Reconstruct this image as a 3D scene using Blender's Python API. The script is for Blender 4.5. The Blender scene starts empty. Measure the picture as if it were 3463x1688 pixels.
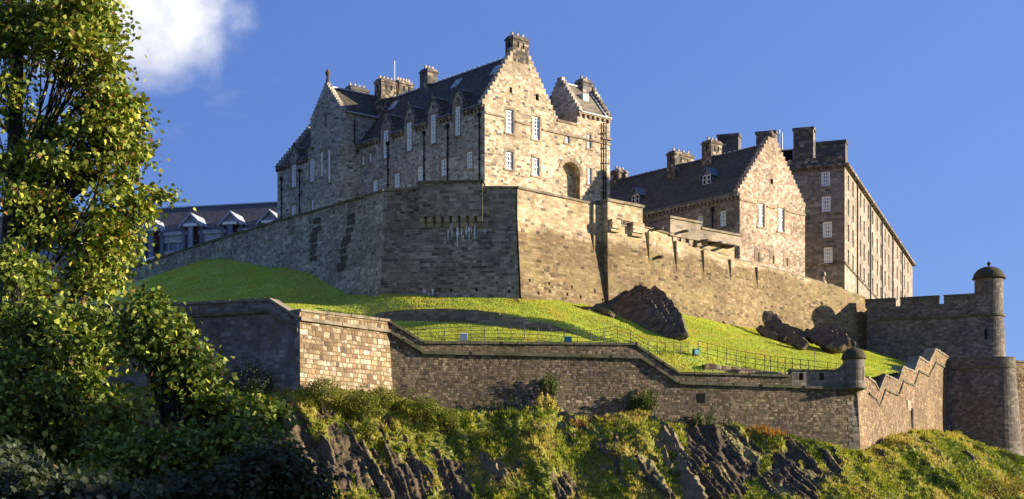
import bpy, math, random
import numpy as np
from mathutils import Vector as V, noise as mnoise
random.seed(7)
RNG = np.random.default_rng(11)
sc = bpy.context.scene
COL = sc.collection

# ---------------------------------------------------------------- camera, sky, sun, exposure
FPX, CX, HY, CZ = 5377.0, 1731.5, 1815.0, 2.0      # lens scale, axis and horizon measured from the photograph
cam = bpy.data.cameras.new("camera"); cam_o = bpy.data.objects.new("camera", cam); COL.objects.link(cam_o)
cam_o.location = (0, 0, CZ); cam_o.rotation_euler = (math.radians(90), 0, 0)
cam.sensor_width = 36; cam.sensor_fit = 'HORIZONTAL'; cam.lens = 36*FPX/3463.0
cam.shift_y = (HY-844.0)/3463.0; cam.clip_start = 0.5; cam.clip_end = 20000
sc.camera = cam_o
SUN_EL, SUN_AZ = math.radians(13.5), math.atan2(0.999, 0.035)       # azimuth measured from +Y towards +X
SUN = V((math.sin(SUN_AZ)*math.cos(SUN_EL), math.cos(SUN_AZ)*math.cos(SUN_EL), math.sin(SUN_EL)))
sl = bpy.data.lights.new("sun", 'SUN'); sl.energy = 5.0; sl.angle = math.radians(0.5); sl.color = (1.0, 0.88, 0.70)
sun_o = bpy.data.objects.new("sun", sl); COL.objects.link(sun_o)
sun_o.rotation_euler = (-SUN).to_track_quat('-Z', 'Y').to_euler(); sun_o.location = (60, -20, 60)
sc.view_settings.view_transform = 'Standard'; sc.view_settings.look = 'None'
sc.view_settings.gamma = 1; sc.view_settings.exposure = 1.2
sc.cycles.max_bounces = 6; sc.cycles.transparent_max_bounces = 6; sc.cycles.use_denoising = True

class NT:
    """small node-tree writer"""
    def __init__(s, tree): s.t = tree; s.n = tree.nodes; s.l = tree.links
    def new(s, typ, **kw):
        nd = s.n.new(typ)
        for k, v in kw.items(): setattr(nd, k, v)
        return nd
    def put(s, sock, val):
        if isinstance(val, bpy.types.NodeSocket): s.l.new(val, sock)
        elif val is not None: sock.default_value = val
    def m(s, op, a, b=None, c=None, clamp=False):
        nd = s.new('ShaderNodeMath', operation=op); nd.use_clamp = clamp
        for i, x in enumerate((a, b, c)):
            if x is not None: s.put(nd.inputs[i], x)
        return nd.outputs[0]
    def vm(s, op, a, b=None):
        nd = s.new('ShaderNodeVectorMath', operation=op)
        s.put(nd.inputs[0], a)
        if b is not None: s.put(nd.inputs[1], b)
        return nd.outputs[0]
    def mix(s, f, a, b, blend='MIX'):
        nd = s.new('ShaderNodeMix', data_type='RGBA', blend_type=blend)
        s.put(nd.inputs[0], f); s.put(nd.inputs[6], a); s.put(nd.inputs[7], b)
        return nd.outputs[2]
    def xyz(s, x, y, z=0.0):
        nd = s.new('ShaderNodeCombineXYZ')
        for i, q in enumerate((x, y, z)): s.put(nd.inputs[i], q)
        return nd.outputs[0]
    def sep(s, v):
        nd = s.new('ShaderNodeSeparateXYZ'); s.put(nd.inputs[0], v); return nd.outputs
    def noise(s, vec, scale, detail=3, rough=.55, dim='3D', dist=0.0):
        nd = s.new('ShaderNodeTexNoise', noise_dimensions=dim)
        s.put(nd.inputs['Vector'], vec); nd.inputs['Scale'].default_value = scale
        nd.inputs['Detail'].default_value = detail; nd.inputs['Roughness'].default_value = rough
        nd.inputs['Distortion'].default_value = dist
        return nd.outputs
    def ramp(s, f, stops, interp='LINEAR'):
        nd = s.new('ShaderNodeValToRGB'); cr = nd.color_ramp; cr.interpolation = interp
        while len(cr.elements) < len(stops): cr.elements.new(0.5)
        for e, (p, c) in zip(cr.elements, stops):
            e.position = p; e.color = (c[0], c[1], c[2], 1) if hasattr(c, '__len__') else (c, c, c, 1)
        s.put(nd.inputs[0], f); return nd.outputs[0]
    def step(s, x, lo, hi):
        nd = s.new('ShaderNodeMapRange', interpolation_type='SMOOTHSTEP')
        s.put(nd.inputs[0], x); nd.inputs[1].default_value = lo; nd.inputs[2].default_value = hi
        return nd.outputs[0]

world = bpy.data.worlds.new("World"); sc.world = world; world.use_nodes = True
w = NT(world.node_tree); w.n.clear()
sky = w.new('ShaderNodeTexSky', sky_type='NISHITA'); sky.sun_disc = False
sky.sun_elevation = SUN_EL; sky.sun_rotation = SUN_AZ; sky.altitude = 50
sky.air_density = 1.0; sky.dust_density = 0.2; sky.ozone_density = 4.0
dirv = w.new('ShaderNodeTexCoord').outputs['Generated']
dx, dy, dz = w.sep(dirv)
dyc = w.m('MAXIMUM', dy, 0.05)
gx = w.m('DIVIDE', dx, dyc); gz = w.m('DIVIDE', dz, dyc)
gv = w.xyz(gx, gz, 0.0)
# a cumulus bank high in the north-west plus thin wisps, fixed in world directions
ex = w.m('DIVIDE', w.m('SUBTRACT', gx, -0.244), 0.076); ez = w.m('DIVIDE', w.m('SUBTRACT', gz, 0.329), 0.056)
er = w.m('SQRT', w.m('ADD', w.m('MULTIPLY', ex, ex), w.m('MULTIPLY', ez, ez)))
nz = w.noise(gv, 16, 7, .56, dist=.3)[0]
body = w.step(w.m('SUBTRACT', w.m('ADD', w.m('MULTIPLY', w.m('SUBTRACT', nz, .5), 1.5), 1.12), er), 0.0, .75)
wn = w.noise(w.vm('MULTIPLY', gv, (1.0, 2.4, 1.0)), 20, 6, .6)[0]
ex2 = w.m('DIVIDE', w.m('SUBTRACT', gx, -0.25), 0.11); ez2 = w.m('DIVIDE', w.m('SUBTRACT', gz, 0.29), 0.055)
er2 = w.m('SQRT', w.m('ADD', w.m('MULTIPLY', ex2, ex2), w.m('MULTIPLY', ez2, ez2)))
wisp = w.m('MULTIPLY', w.step(wn, .54, .78), w.m('MULTIPLY', w.step(er2, 1.25, .3), .16))
cmask = w.m('MAXIMUM', body, wisp)
shade = w.noise(gv, 30, 5, .6)[0]
cloudc = w.mix(w.step(w.m('ADD', w.m('MULTIPLY', shade, .7), w.m('MULTIPLY', ez, .28)), .05, .55), (3.2, 3.35, 3.9, 1), (5.4, 5.4, 5.4, 1))
skyc = w.mix(w.m('MULTIPLY', w.step(dz, -.1, .05), .68), w.mix(1.0, sky.outputs[0], (0.92, 0.87, 1.08, 1), 'MULTIPLY'), w.mix(w.step(gx, -.35, .4), (.40, .80, 2.42, 1), (.70, 1.27, 3.1, 1)))
sc_ = w.mix(cmask, skyc, cloudc)
bg = w.new('ShaderNodeBackground'); w.put(bg.inputs[0], sc_); bg.inputs[1].default_value = 0.10
wo = w.new('ShaderNodeOutputWorld'); w.l.new(bg.outputs[0], wo.inputs[0])

# ---------------------------------------------------------------- helpers
def P(x, y, Y): return V(((x-CX)/FPX*Y, Y, CZ+(HY-y)/FPX*Y))
def zo(ox, oy, k):                                   # an enlarged view of the photograph: local point -> full-size point
    return lambda x, y: (ox+k*x, oy+k*y)
Z1 = zo(900, 80, .5093); Z2 = zo(1400, 80, .5096); Z3 = zo(2020, 400, .4777); Z4 = zo(2600, 400, .5575)
Z5 = zo(2600, 1000, .5479); Z6 = zo(400, 640, .5254); Z7 = zo(1200, 580, .4936); Z8 = zo(1900, 880, .4936)
Z9 = zo(2100, 680, .2329); Z10 = zo(1950, 640, .2071); ZA = zo(900, 1200, .38854); ZB = zo(1600, 1200, .38854); ZC = zo(2200, 1350, .31056)

def _h(i, j, k):
    n = (i*374761393 + j*668265263 + k*2147483647*3 + 1274126177) & 0xffffffff
    n = ((n ^ (n >> 13))*1274126177) & 0xffffffff
    return ((n ^ (n >> 16)) & 0xffff)/65535.0
def vnoise(x, y, z=0.0):
    x, y, z = np.broadcast_arrays(np.asarray(x, float), np.asarray(y, float), np.asarray(z, float))
    i, j, k = (np.floor(q).astype(np.int64) for q in (x, y, z))
    u, v, t = x-i, y-j, z-k
    u, v, t = (q*q*(3-2*q) for q in (u, v, t))
    L = lambda a, b, f: a+(b-a)*f
    return L(L(L(_h(i, j, k), _h(i+1, j, k), u), L(_h(i, j+1, k), _h(i+1, j+1, k), u), v),
             L(L(_h(i, j, k+1), _h(i+1, j, k+1), u), L(_h(i, j+1, k+1), _h(i+1, j+1, k+1), u), v), t)
def fbm(x, y, z=0.0, o=4):
    a, s, r, f = 0.0, 0.0, .5, 1.0
    for q in range(o):
        a = a + r*vnoise(np.asarray(x)*f+q*17.3, np.asarray(y)*f+q*9.1, np.asarray(z)*f+q*3.7); s += r; r *= .5; f *= 2.03
    return a/s
def sstep(x, lo, hi):
    t = np.clip((x-lo)/(hi-lo), 0, 1); return t*t*(3-2*t)

LOC = {}
def tag(o, label=None, cat=None, group=None, kind=None):
    if label: o['label'] = label
    if cat: o['category'] = cat
    if group: o['group'] = group
    if kind: o['kind'] = kind
    return o
def thing(name, label, cat, loc, group=None):
    o = bpy.data.objects.new(name, None); COL.objects.link(o); o.location = loc; o.empty_display_size = .5
    LOC[o.name] = V(loc); return tag(o, label, cat, group)
def link_mesh(me, name, parent=None, loc=None):
    o = bpy.data.objects.new(name, me); COL.objects.link(o)
    if parent is not None: o.parent = parent; LOC[o.name] = LOC[parent.name]
    else: o.location = loc or (0, 0, 0); LOC[o.name] = V(loc or (0, 0, 0))
    return o

class MB:
    def __init__(s): s.v = []; s.f = []; s.m = []; s.uv = []
    def face(s, pts, m=0, uv=None):
        n = len(s.v); s.v += [tuple(p) for p in pts]; s.f.append(tuple(range(n, n+len(pts)))); s.m.append(m); s.uv.append(uv)
    def hexa(s, b, t, m=0, skip=''):                  # 4 bottom + 4 top corners, same order
        if 'b' not in skip: s.face(b[::-1], m)
        if 't' not in skip: s.face(t, m)
        for i in range(4):
            if str(i) in skip: continue
            j = (i+1) % 4; s.face([b[i], b[j], t[j], t[i]], m)
    def box(s, fr, a0, a1, b0, b1, z0, z1, m=0, skip=''):
        q = [(a0, b0), (a1, b0), (a1, b1), (a0, b1)]
        s.hexa([fr.pt(a, b, z0) for a, b in q], [fr.pt(a, b, z1) for a, b in q], m, skip)
    def fbox(s, fc, s0, s1, z0, z1, o0, o1, m=0):      # box on a face: along, height, outward offset
        q = [(s0, o1), (s1, o1), (s1, o0), (s0, o0)]
        s.hexa([fc.pt(a, z0, o) for a, o in q], [fc.pt(a, z1, o) for a, o in q], m)
    def beam(s, p0, p1, n2, o0, o1, d0, d1, m=0):      # bar from p0 to p1; n2 outward in plan; o = outward range; d = height range
        n = V((n2[0], n2[1], 0))
        b = [V(p0)+n*o1+V((0, 0, d0)), V(p1)+n*o1+V((0, 0, d0)), V(p1)+n*o0+V((0, 0, d0)), V(p0)+n*o0+V((0, 0, d0))]
        s.hexa(b, [q+V((0, 0, d1-d0)) for q in b], m)
    def tube(s, pts, rad, n=6, m=0, cap=True):
        pts = [V(p) for p in pts]; rings = []
        if not hasattr(rad, '__len__'): rad = [rad]*len(pts)
        for i, p in enumerate(pts):
            d = (pts[min(i+1, len(pts)-1)]-pts[max(i-1, 0)]).normalized()
            u = d.cross(V((0, 0, 1))); u = u.normalized() if u.length > 1e-3 else V((1, 0, 0))
            q = d.cross(u).normalized()
            rings.append([p+(u*math.cos(2*math.pi*k/n)+q*math.sin(2*math.pi*k/n))*rad[i] for k in range(n)])
        for i in range(len(pts)-1):
            for k in range(n):
                j = (k+1) % n; s.face([rings[i][k], rings[i][j], rings[i+1][j], rings[i+1][k]], m)
        if cap: s.face(rings[0][::-1], m); s.face(rings[-1], m)
    def lathe(s, c, prof, n=20, a0=0.0, a1=2*math.pi, m=0, close=True):
        R0 = max(r for r, z in prof)
        for (r0, z0), (r1, z1) in zip(prof, prof[1:]):
            for k in range(n):
                t0 = a0+(a1-a0)*k/n; t1 = a0+(a1-a0)*(k+1)/n
                q = [(r0, t0, z0), (r0, t1, z0), (r1, t1, z1), (r1, t0, z1)]
                s.face([(c[0]+r*math.cos(t), c[1]+r*math.sin(t), z) for r, t, z in q], m, [(t*R0, z) for r, t, z in q])
    def build(s, name, mats, parent=None, loc=None, smooth=False, label=None):
        if not isinstance(mats, (list, tuple)): mats = [mats]
        base = LOC[parent.name] if parent is not None else V(loc or (0, 0, 0))
        va = np.array(s.v, float) if s.v else np.zeros((0, 3))
        me = bpy.data.meshes.new(name); me.from_pydata((va-np.array(base)).tolist(), [], s.f)
        for mt in mats: me.materials.append(mt)
        me.polygons.foreach_set('material_index', s.m)
        uvl = me.uv_layers.new(name='UVMap'); uvs = []
        for f, uv in zip(s.f, s.uv):
            if uv is None:
                p = va[list(f)]; n = np.zeros(3)
                for i in range(len(p)): n += np.cross(p[i]-p[0], p[(i+1) % len(p)]-p[0])
                L = np.linalg.norm(n); n = n/L if L > 1e-12 else np.array([0, 0, 1.])
                if abs(n[2]) > .92: uvs += [(q[0], q[1]) for q in p]
                else:
                    t = np.array([-n[1], n[0], 0]); t /= np.linalg.norm(t)
                    if abs(t[0]) > abs(t[1]): t = t if t[0] > 0 else -t
                    else: t = t if t[1] > 0 else -t
                    vv = 1/max(.35, math.sqrt(1-n[2]**2))
                    uvs += [(float(q@t), q[2]*vv if abs(n[2]) > .3 else q[2]) for q in p]
            else: uvs += uv
        uvl.data.foreach_set('uv', np.array(uvs, np.float32).ravel())
        if smooth: me.polygons.foreach_set('use_smooth', [True]*len(s.f))
        me.update(); o = link_mesh(me, name, parent, loc)
        if label: o['label'] = label
        return o

def build_each(mb, name, mats, parent, n):
    """one object for every n faces"""
    for i in range(0, len(mb.f), n):
        c = MB()
        for f, m, uv in zip(mb.f[i:i+n], mb.m[i:i+n], mb.uv[i:i+n]): c.face([mb.v[k] for k in f], m, uv)
        c.build(name, mats, parent)
def np_mesh(name, verts, counts, loops, mat, parent=None, loc=None, colors=None, attr=None, smooth=False):
    base = np.array(LOC[parent.name] if parent is not None else (loc or (0, 0, 0)), float)
    me = bpy.data.meshes.new(name)
    me.vertices.add(len(verts)); me.vertices.foreach_set('co', (verts-base).astype(np.float32).ravel())
    me.loops.add(len(loops)); me.loops.foreach_set('vertex_index', np.asarray(loops, np.int32))
    counts = np.asarray(counts, np.int32); starts = np.concatenate([[0], np.cumsum(counts)[:-1]]).astype(np.int32)
    me.polygons.add(len(counts)); me.polygons.foreach_set('loop_start', starts); me.polygons.foreach_set('loop_total', counts)
    if smooth: me.polygons.foreach_set('use_smooth', np.ones(len(counts), bool))
    me.update(calc_edges=True)
    if colors is not None:
        a = me.attributes.new('tint', 'FLOAT_COLOR', 'POINT')
        a.data.foreach_set('color', np.concatenate([colors, np.ones((len(colors), 1))], 1).astype(np.float32).ravel())
    if attr is not None:
        for k, v in attr.items():
            a = me.attributes.new(k, 'FLOAT', 'POINT'); a.data.foreach_set('value', np.asarray(v, np.float32).ravel())
    me.materials.append(mat); me.validate()
    return link_mesh(me, name, parent, loc)

class Fr:                                              # plan frame of a building: a and b axes on the ground
    def __init__(s, p, da, db): s.p = V((p[0], p[1])); s.da = V(da).normalized(); s.db = V(db).normalized()
    def pt(s, a, b, z): q = s.p+s.da*a+s.db*b; return V((q.x, q.y, z))
class Face:                                            # a vertical facade: s along it, z up, outward normal n
    def __init__(s, p, d, n): s.p = V((p[0], p[1])); s.d = V(d[:2]).normalized(); s.n = V(n[:2]).normalized()
    def pt(s, t, z, off=0.0): q = s.p+s.d*t+s.n*off; return V((q.x, q.y, z))
    def at(s, xy):
        k = (xy[0]-CX)/FPX; t = (k*s.p.y-s.p.x)/(s.d.x-k*s.d.y); Y = s.p.y+s.d.y*t
        return t, CZ+(HY-xy[1])/FPX*Y
def aface(fr, a): q = fr.pt(a, 0, 0); return Face(q, fr.db, -fr.da)      # faces -a
def bface(fr, b): q = fr.pt(0, b, 0); return Face(q, fr.da, -fr.db)      # faces -b

def facade(mb, fc, rows, ops=(), rd=.28, m=0, off=0.0, rm=None, backs=None):
    """rows of wall (z0, z1, s0, s1) with real openings (s0, s1, z0, z1) and their reveals"""
    for z0, z1, a0, a1 in rows:
        zb = sorted({z0, z1} | {z for o in ops for z in o[2:4] if z0 < z < z1})
        for c0, c1 in zip(zb, zb[1:]):
            zc = (c0+c1)/2; cuts = sorted((o[0], o[1]) for o in ops if o[2] < zc < o[3] and o[1] > a0 and o[0] < a1)
            x = a0
            for l, r in cuts:
                if l > x: mb.face([fc.pt(x, c0, off), fc.pt(l, c0, off), fc.pt(l, c1, off), fc.pt(x, c1, off)], m)
                x = max(x, r)
            if x < a1: mb.face([fc.pt(x, c0, off), fc.pt(a1, c0, off), fc.pt(a1, c1, off), fc.pt(x, c1, off)], m)
    for i, o in enumerate(ops):
        l, r, b, t = o[:4]; q = m if rm is None else rm
        d = o[4] if len(o) > 4 else rd
        e = [(l, b), (r, b), (r, t), (l, t)]
        for j in range(4):
            (sa, za), (sb, zb_) = e[j], e[(j+1) % 4]
            mb.face([fc.pt(sa, za, off), fc.pt(sb, zb_, off), fc.pt(sb, zb_, off-d), fc.pt(sa, za, off-d)], q)
        if backs is not None and i in backs: mb.face([fc.pt(x, z, off-d) for x, z in e], backs[i])
# ---------------------------------------------------------------- materials (all procedural)
def new_mat(name):
    mt = bpy.data.materials.new(name); mt.use_nodes = True; nt = NT(mt.node_tree); nt.n.clear()
    out = nt.new('ShaderNodeOutputMaterial'); bs = nt.new('ShaderNodeBsdfPrincipled')
    nt.l.new(bs.outputs[0], out.inputs[0]); bs.inputs['Roughness'].default_value = .9
    bs.inputs['Specular IOR Level'].default_value = .25
    return mt, nt, bs, out
def bump(nt, bs, h, st=.4, dist=.05):
    b = nt.new('ShaderNodeBump'); b.inputs['Strength'].default_value = st; b.inputs['Distance'].default_value = dist
    nt.put(b.inputs['Height'], h); nt.l.new(b.outputs[0], bs.inputs['Normal'])
def wn2(nt, a, b):
    q = nt.new('ShaderNodeTexWhiteNoise', noise_dimensions='2D'); nt.put(q.inputs['Vector'], nt.xyz(a, b)); return q.outputs
def masonry(name, w_, h_, stops0, mortar=(.2, .17, .13), mw=.022, rubble=False, wob=.06, soot=.35, sootc=(.03, .028, .026), zband=None, moss=None, bst=.5, mort_amt=.75, vary=.22, soften=.22, sz=.72, warm=1.0, rag=.05, tgt=None):
    w_, h_ = w_*sz, h_*(sz+.06)
    n_ = len(stops0)-1; mean = [sum(c[i] for _, c in stops0[:n_])/n_ for i in range(3)]
    mm = [tgt[i]/mean[i]/(warm, 1, 1/warm**1.4)[i] for i in range(3)] if tgt else (1, 1, 1)
    stops0 = [(p, tuple(c[i]*mm[i] for i in range(3))) for p, c in stops0]; mean = [mean[i]*mm[i] for i in range(3)]; mortar = tuple(mortar[i]*mm[i] for i in range(3))
    stops = [(p, tuple((c[i]+(mean[i]-c[i])*(soften if k < n_ else .12))*(warm, 1, 1/warm**1.4)[i] for i in range(3))) for k, (p, c) in enumerate(stops0)]
    mortar = (mortar[0]*warm, mortar[1], mortar[2]/warm**1.4)
    mt, nt, bs, out = new_mat(name)
    uv = nt.new('ShaderNodeTexCoord').outputs['UV']
    nd = nt.noise(uv, .9, 2)[1]
    p = nt.vm('ADD', uv, nt.vm('MULTIPLY', nt.vm('SUBTRACT', nd, (.5, .5, .5)), (wob*2, wob, 0)))
    p = nt.vm('ADD', p, nt.vm('MULTIPLY', nt.vm('SUBTRACT', nt.noise(uv, 3.2, 2)[1], (.5, .5, .5)), (rag, rag*.8, 0)))
    u, v, _ = nt.sep(p)
    if rubble:
        vec = nt.xyz(nt.m('DIVIDE', u, w_), nt.m('DIVIDE', v, h_))
        vo = nt.new('ShaderNodeTexVoronoi', voronoi_dimensions='2D', distance='CHEBYCHEV'); vo.inputs['Randomness'].default_value = .78; vo.inputs['Scale'].default_value = 1
        nt.put(vo.inputs['Vector'], vec)
        c3 = nt.sep(vo.outputs['Color']); rid, rid2 = c3[0], c3[1]
        ve = nt.new('ShaderNodeTexVoronoi', voronoi_dimensions='2D', feature='DISTANCE_TO_EDGE'); ve.inputs['Randomness'].default_value = .78; ve.inputs['Scale'].default_value = 1
        nt.put(ve.inputs['Vector'], vec)
        ed = nt.m('MULTIPLY', ve.outputs['Distance'], h_*1.4)
    else:
        r1 = nt.m('FLOOR', nt.m('DIVIDE', v, h_*2.3)); rr = wn2(nt, r1, 3.1)[0]
        # courses of uneven height: each pair of courses splits at its own level
        fp = nt.m('FRACT', nt.m('DIVIDE', v, h_*2.3)); split = nt.m('MULTIPLY_ADD', rr, .3, .35)
        up = nt.m('GREATER_THAN', fp, split)
        row = nt.m('MULTIPLY_ADD', r1, 2.0, up)
        hA = nt.m('MULTIPLY', split, h_*2.3); hB = nt.m('SUBTRACT', h_*2.3, hA)
        y0 = nt.m('MULTIPLY', fp, h_*2.3); yy = nt.m('SUBTRACT', y0, nt.m('MULTIPLY', up, hA))
        hh = nt.m('ADD', hA, nt.m('MULTIPLY', up, nt.m('SUBTRACT', hB, hA)))
        rw = wn2(nt, row, 1.7)[0]
        ux = nt.m('ADD', nt.m('DIVIDE', u, nt.m('MULTIPLY_ADD', rw, w_*.7, w_*.65)), nt.m('MULTIPLY', rw, 37.0))
        wv = nt.noise(nt.xyz(nt.m('MULTIPLY', ux, .8), row), 1.0, 0, dim='2D')[0]
        ux = nt.m('MULTIPLY_ADD', wv, 1.1, ux)
        fx = nt.m('FRACT', ux); col = nt.m('FLOOR', ux)
        q = wn2(nt, col, row); rid = q[0]; rid2 = nt.sep(q[1])[1]
        ed = nt.m('MINIMUM', nt.m('MULTIPLY', nt.m('MINIMUM', fx, nt.m('SUBTRACT', 1.0, fx)), w_), nt.m('MINIMUM', yy, nt.m('SUBTRACT', hh, yy)))
    mo = nt.step(ed, mw*.4, mw*1.5)                    # 0 in the joint, 1 on the stone
    c = nt.ramp(rid, stops, 'CONSTANT')
    fine = nt.noise(uv, 5.0, 4, .65)[0]
    k = nt.m('ADD', nt.m('MULTIPLY_ADD', rid2, vary*2, 1.0-vary), nt.m('MULTIPLY_ADD', fine, .5, -.25))
    pq = nt.vm('ADD', uv, nt.vm('MULTIPLY', nt.noise(uv, .7, 3)[1], (2.2, 1.2, 0))); pu, pv, _ = nt.sep(pq); pr = wn2(nt, nt.m('FLOOR', nt.m('DIVIDE', pu, 3.3)), nt.m('FLOOR', nt.m('DIVIDE', pv, 1.7)))[0]
    mac = nt.m('MULTIPLY', nt.m('MULTIPLY_ADD', nt.noise(uv, .11, 4, .7)[0], 1.3, .35), nt.m('MULTIPLY_ADD', pr, .34, .83)); k = nt.m('MULTIPLY', k, mac)
    c = nt.mix(1.0, c, nt.xyz(k, k, k), 'MULTIPLY')
    jn = nt.m('MULTIPLY', nt.m('SUBTRACT', 1.0, mo), nt.m('MULTIPLY_ADD', nt.noise(uv, .5, 2)[0], 1.2, mort_amt-.6), clamp=True)
    c = nt.mix(jn, c, mortar+(1,))
    big = nt.noise(uv, .16, 5, .6)[0]
    if zband:
        z, bl, colr, amt = zband
        vv = nt.m('ADD', nt.sep(uv)[1], nt.m('MULTIPLY_ADD', nt.noise(uv, .35, 3)[0], 2.4, -1.2))
        c = nt.mix(nt.m('MULTIPLY', nt.step(vv, z+bl, z-bl), amt), c, nt.mix(1.0, c, colr+(1,), 'MULTIPLY'))
    if moss:
        c = nt.mix(nt.m('MULTIPLY', nt.step(nt.noise(uv, .33, 4)[0], .5, .68), moss[1]), c, moss[0]+(1,))
    if soot > 0:
        su = nt.noise(nt.vm('MULTIPLY', uv, (1, .22, 1)), .6, 6, .66)[0]
        c = nt.mix(nt.m('MULTIPLY', nt.step(nt.m('ADD', nt.m('MULTIPLY', su, .6), nt.m('MULTIPLY', big, .4)), .47, .66), soot), c, nt.mix(.78, c, sootc+(1,)))
    nt.put(bs.inputs['Base Color'], c)
    bump(nt, bs, nt.m('ADD', nt.m('MULTIPLY', mo, nt.m('MULTIPLY_ADD', rid2, .6, .6)), nt.m('MULTIPLY', fine, .7)), bst, .06)
    return mt
def plain(name, col, rough=.8, var=.25, scale=3.0, spec=.25, metal=.0, col2=None, bst=.0, dim='Object'):
    mt, nt, bs, out = new_mat(name)
    co = nt.new('ShaderNodeTexCoord').outputs[dim]; n = nt.noise(co, scale, 5, .6)[0]
    if col2 is None: col2 = tuple(x*(1-var*1.6) for x in col); col1 = tuple(min(1, x*(1+var*.6)) for x in col)
    else: col1 = col
    nt.put(bs.inputs['Base Color'], nt.mix(nt.step(n, .35, .65), col1+(1,), col2+(1,)))
    bs.inputs['Roughness'].default_value = rough; bs.inputs['Specular IOR Level'].default_value = spec; bs.inputs['Metallic'].default_value = metal
    if bst: bump(nt, bs, n, bst, .1)
    return mt
S = lambda *a: list(a)
# warm rubble of the hospital block
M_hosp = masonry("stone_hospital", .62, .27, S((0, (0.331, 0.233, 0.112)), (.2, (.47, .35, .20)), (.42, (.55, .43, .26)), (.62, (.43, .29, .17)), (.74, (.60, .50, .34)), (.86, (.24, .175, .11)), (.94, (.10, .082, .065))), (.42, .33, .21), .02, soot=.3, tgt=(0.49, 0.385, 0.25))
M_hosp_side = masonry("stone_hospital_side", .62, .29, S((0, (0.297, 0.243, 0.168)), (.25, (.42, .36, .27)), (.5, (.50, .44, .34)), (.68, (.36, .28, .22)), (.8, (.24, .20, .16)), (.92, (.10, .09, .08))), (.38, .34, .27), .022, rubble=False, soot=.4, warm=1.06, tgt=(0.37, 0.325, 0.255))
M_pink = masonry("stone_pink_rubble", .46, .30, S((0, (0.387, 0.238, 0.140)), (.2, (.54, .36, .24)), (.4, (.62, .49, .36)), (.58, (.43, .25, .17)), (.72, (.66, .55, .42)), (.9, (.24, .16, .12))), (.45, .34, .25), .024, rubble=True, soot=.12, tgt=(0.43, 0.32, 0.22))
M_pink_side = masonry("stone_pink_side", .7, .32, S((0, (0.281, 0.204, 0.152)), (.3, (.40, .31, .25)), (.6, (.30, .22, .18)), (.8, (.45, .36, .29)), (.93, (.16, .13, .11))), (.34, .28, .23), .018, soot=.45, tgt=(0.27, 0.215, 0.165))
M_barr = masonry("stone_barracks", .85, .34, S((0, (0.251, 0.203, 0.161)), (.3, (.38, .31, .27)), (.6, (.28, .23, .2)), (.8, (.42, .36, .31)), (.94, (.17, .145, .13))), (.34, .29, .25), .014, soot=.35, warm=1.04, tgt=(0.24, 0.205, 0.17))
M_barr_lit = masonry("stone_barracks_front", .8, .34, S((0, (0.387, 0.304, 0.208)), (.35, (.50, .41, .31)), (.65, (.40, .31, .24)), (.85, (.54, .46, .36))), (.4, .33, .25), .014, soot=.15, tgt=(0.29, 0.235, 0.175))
M_ash = masonry("ashlar_dressing", 1.1, .5, S((0, (.30, .22, .14)), (.4, (.37, .28, .18)), (.8, (.25, .185, .125))), (.25, .2, .14), .008, soot=.45, wob=.01, bst=.25)
M_ash_grey = masonry("ashlar_grey", 1.0, .42, S((0, (.27, .225, .17)), (.4, (.33, .275, .21)), (.8, (.21, .18, .145))), (.23, .2, .16), .008, soot=.5, wob=.01, bst=.25, warm=1.06)
M_chim = masonry("stone_sooty_chimney", .6, .36, S((0, (.10, .082, .065)), (.3, (.17, .135, .10)), (.52, (.32, .25, .165)), (.66, (.085, .072, .06)), (.84, (.44, .35, .23))), (.14, .115, .09), .014, soot=.5)
M_chim_d = masonry("stone_black_chimney", .9, .4, S((0, (.085, .075, .068)), (.45, (.12, .105, .09)), (.68, (.17, .145, .12)), (.84, (.34, .28, .20)), (.93, (.09, .08, .07))), (.11, .095, .085), .012, soot=.3)
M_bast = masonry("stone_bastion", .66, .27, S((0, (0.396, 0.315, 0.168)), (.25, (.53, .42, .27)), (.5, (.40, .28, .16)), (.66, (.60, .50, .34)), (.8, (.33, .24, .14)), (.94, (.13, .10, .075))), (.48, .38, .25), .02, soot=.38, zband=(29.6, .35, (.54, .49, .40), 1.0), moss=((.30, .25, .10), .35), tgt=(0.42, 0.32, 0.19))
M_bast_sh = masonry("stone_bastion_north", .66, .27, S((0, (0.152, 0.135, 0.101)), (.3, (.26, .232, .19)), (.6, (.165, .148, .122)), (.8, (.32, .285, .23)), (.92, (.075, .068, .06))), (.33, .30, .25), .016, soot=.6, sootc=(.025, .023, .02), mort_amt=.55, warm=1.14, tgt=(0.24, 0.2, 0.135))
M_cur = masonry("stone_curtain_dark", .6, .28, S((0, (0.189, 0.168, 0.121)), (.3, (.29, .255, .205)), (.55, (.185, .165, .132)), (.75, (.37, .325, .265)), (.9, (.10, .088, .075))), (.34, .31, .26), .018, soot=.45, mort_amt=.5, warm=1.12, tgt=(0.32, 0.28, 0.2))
M_low = masonry("rubble_rampart", .40, .25, S((0, (0.148, 0.104, 0.055)), (.2, (.265, .19, .13)), (.42, (.16, .115, .085)), (.58, (.33, .225, .165)), (.72, (.23, .18, .135)), (.86, (.42, .31, .23)), (.94, (.09, .072, .058))), (.17, .135, .1), .016, wob=.13, soot=.3, moss=((.16, .15, .06), .22), bst=.9, sz=.62, soften=0, vary=.3, rag=.16, tgt=(0.2, 0.148, 0.088))
M_low_lit = masonry("rubble_rampart_big", .54, .36, S((0, (0.342, 0.237, 0.126)), (.2, (.47, .35, .21)), (.4, (.29, .195, .11)), (.56, (.58, .47, .31)), (.75, (.42, .30, .17)), (.88, (.66, .56, .40)), (.96, (.13, .10, .07))), (.24, .19, .11), .035, wob=.16, soot=.12, bst=.9, sz=.8, soften=0, vary=.25, rag=.24, tgt=(0.32, 0.235, 0.14))
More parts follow.
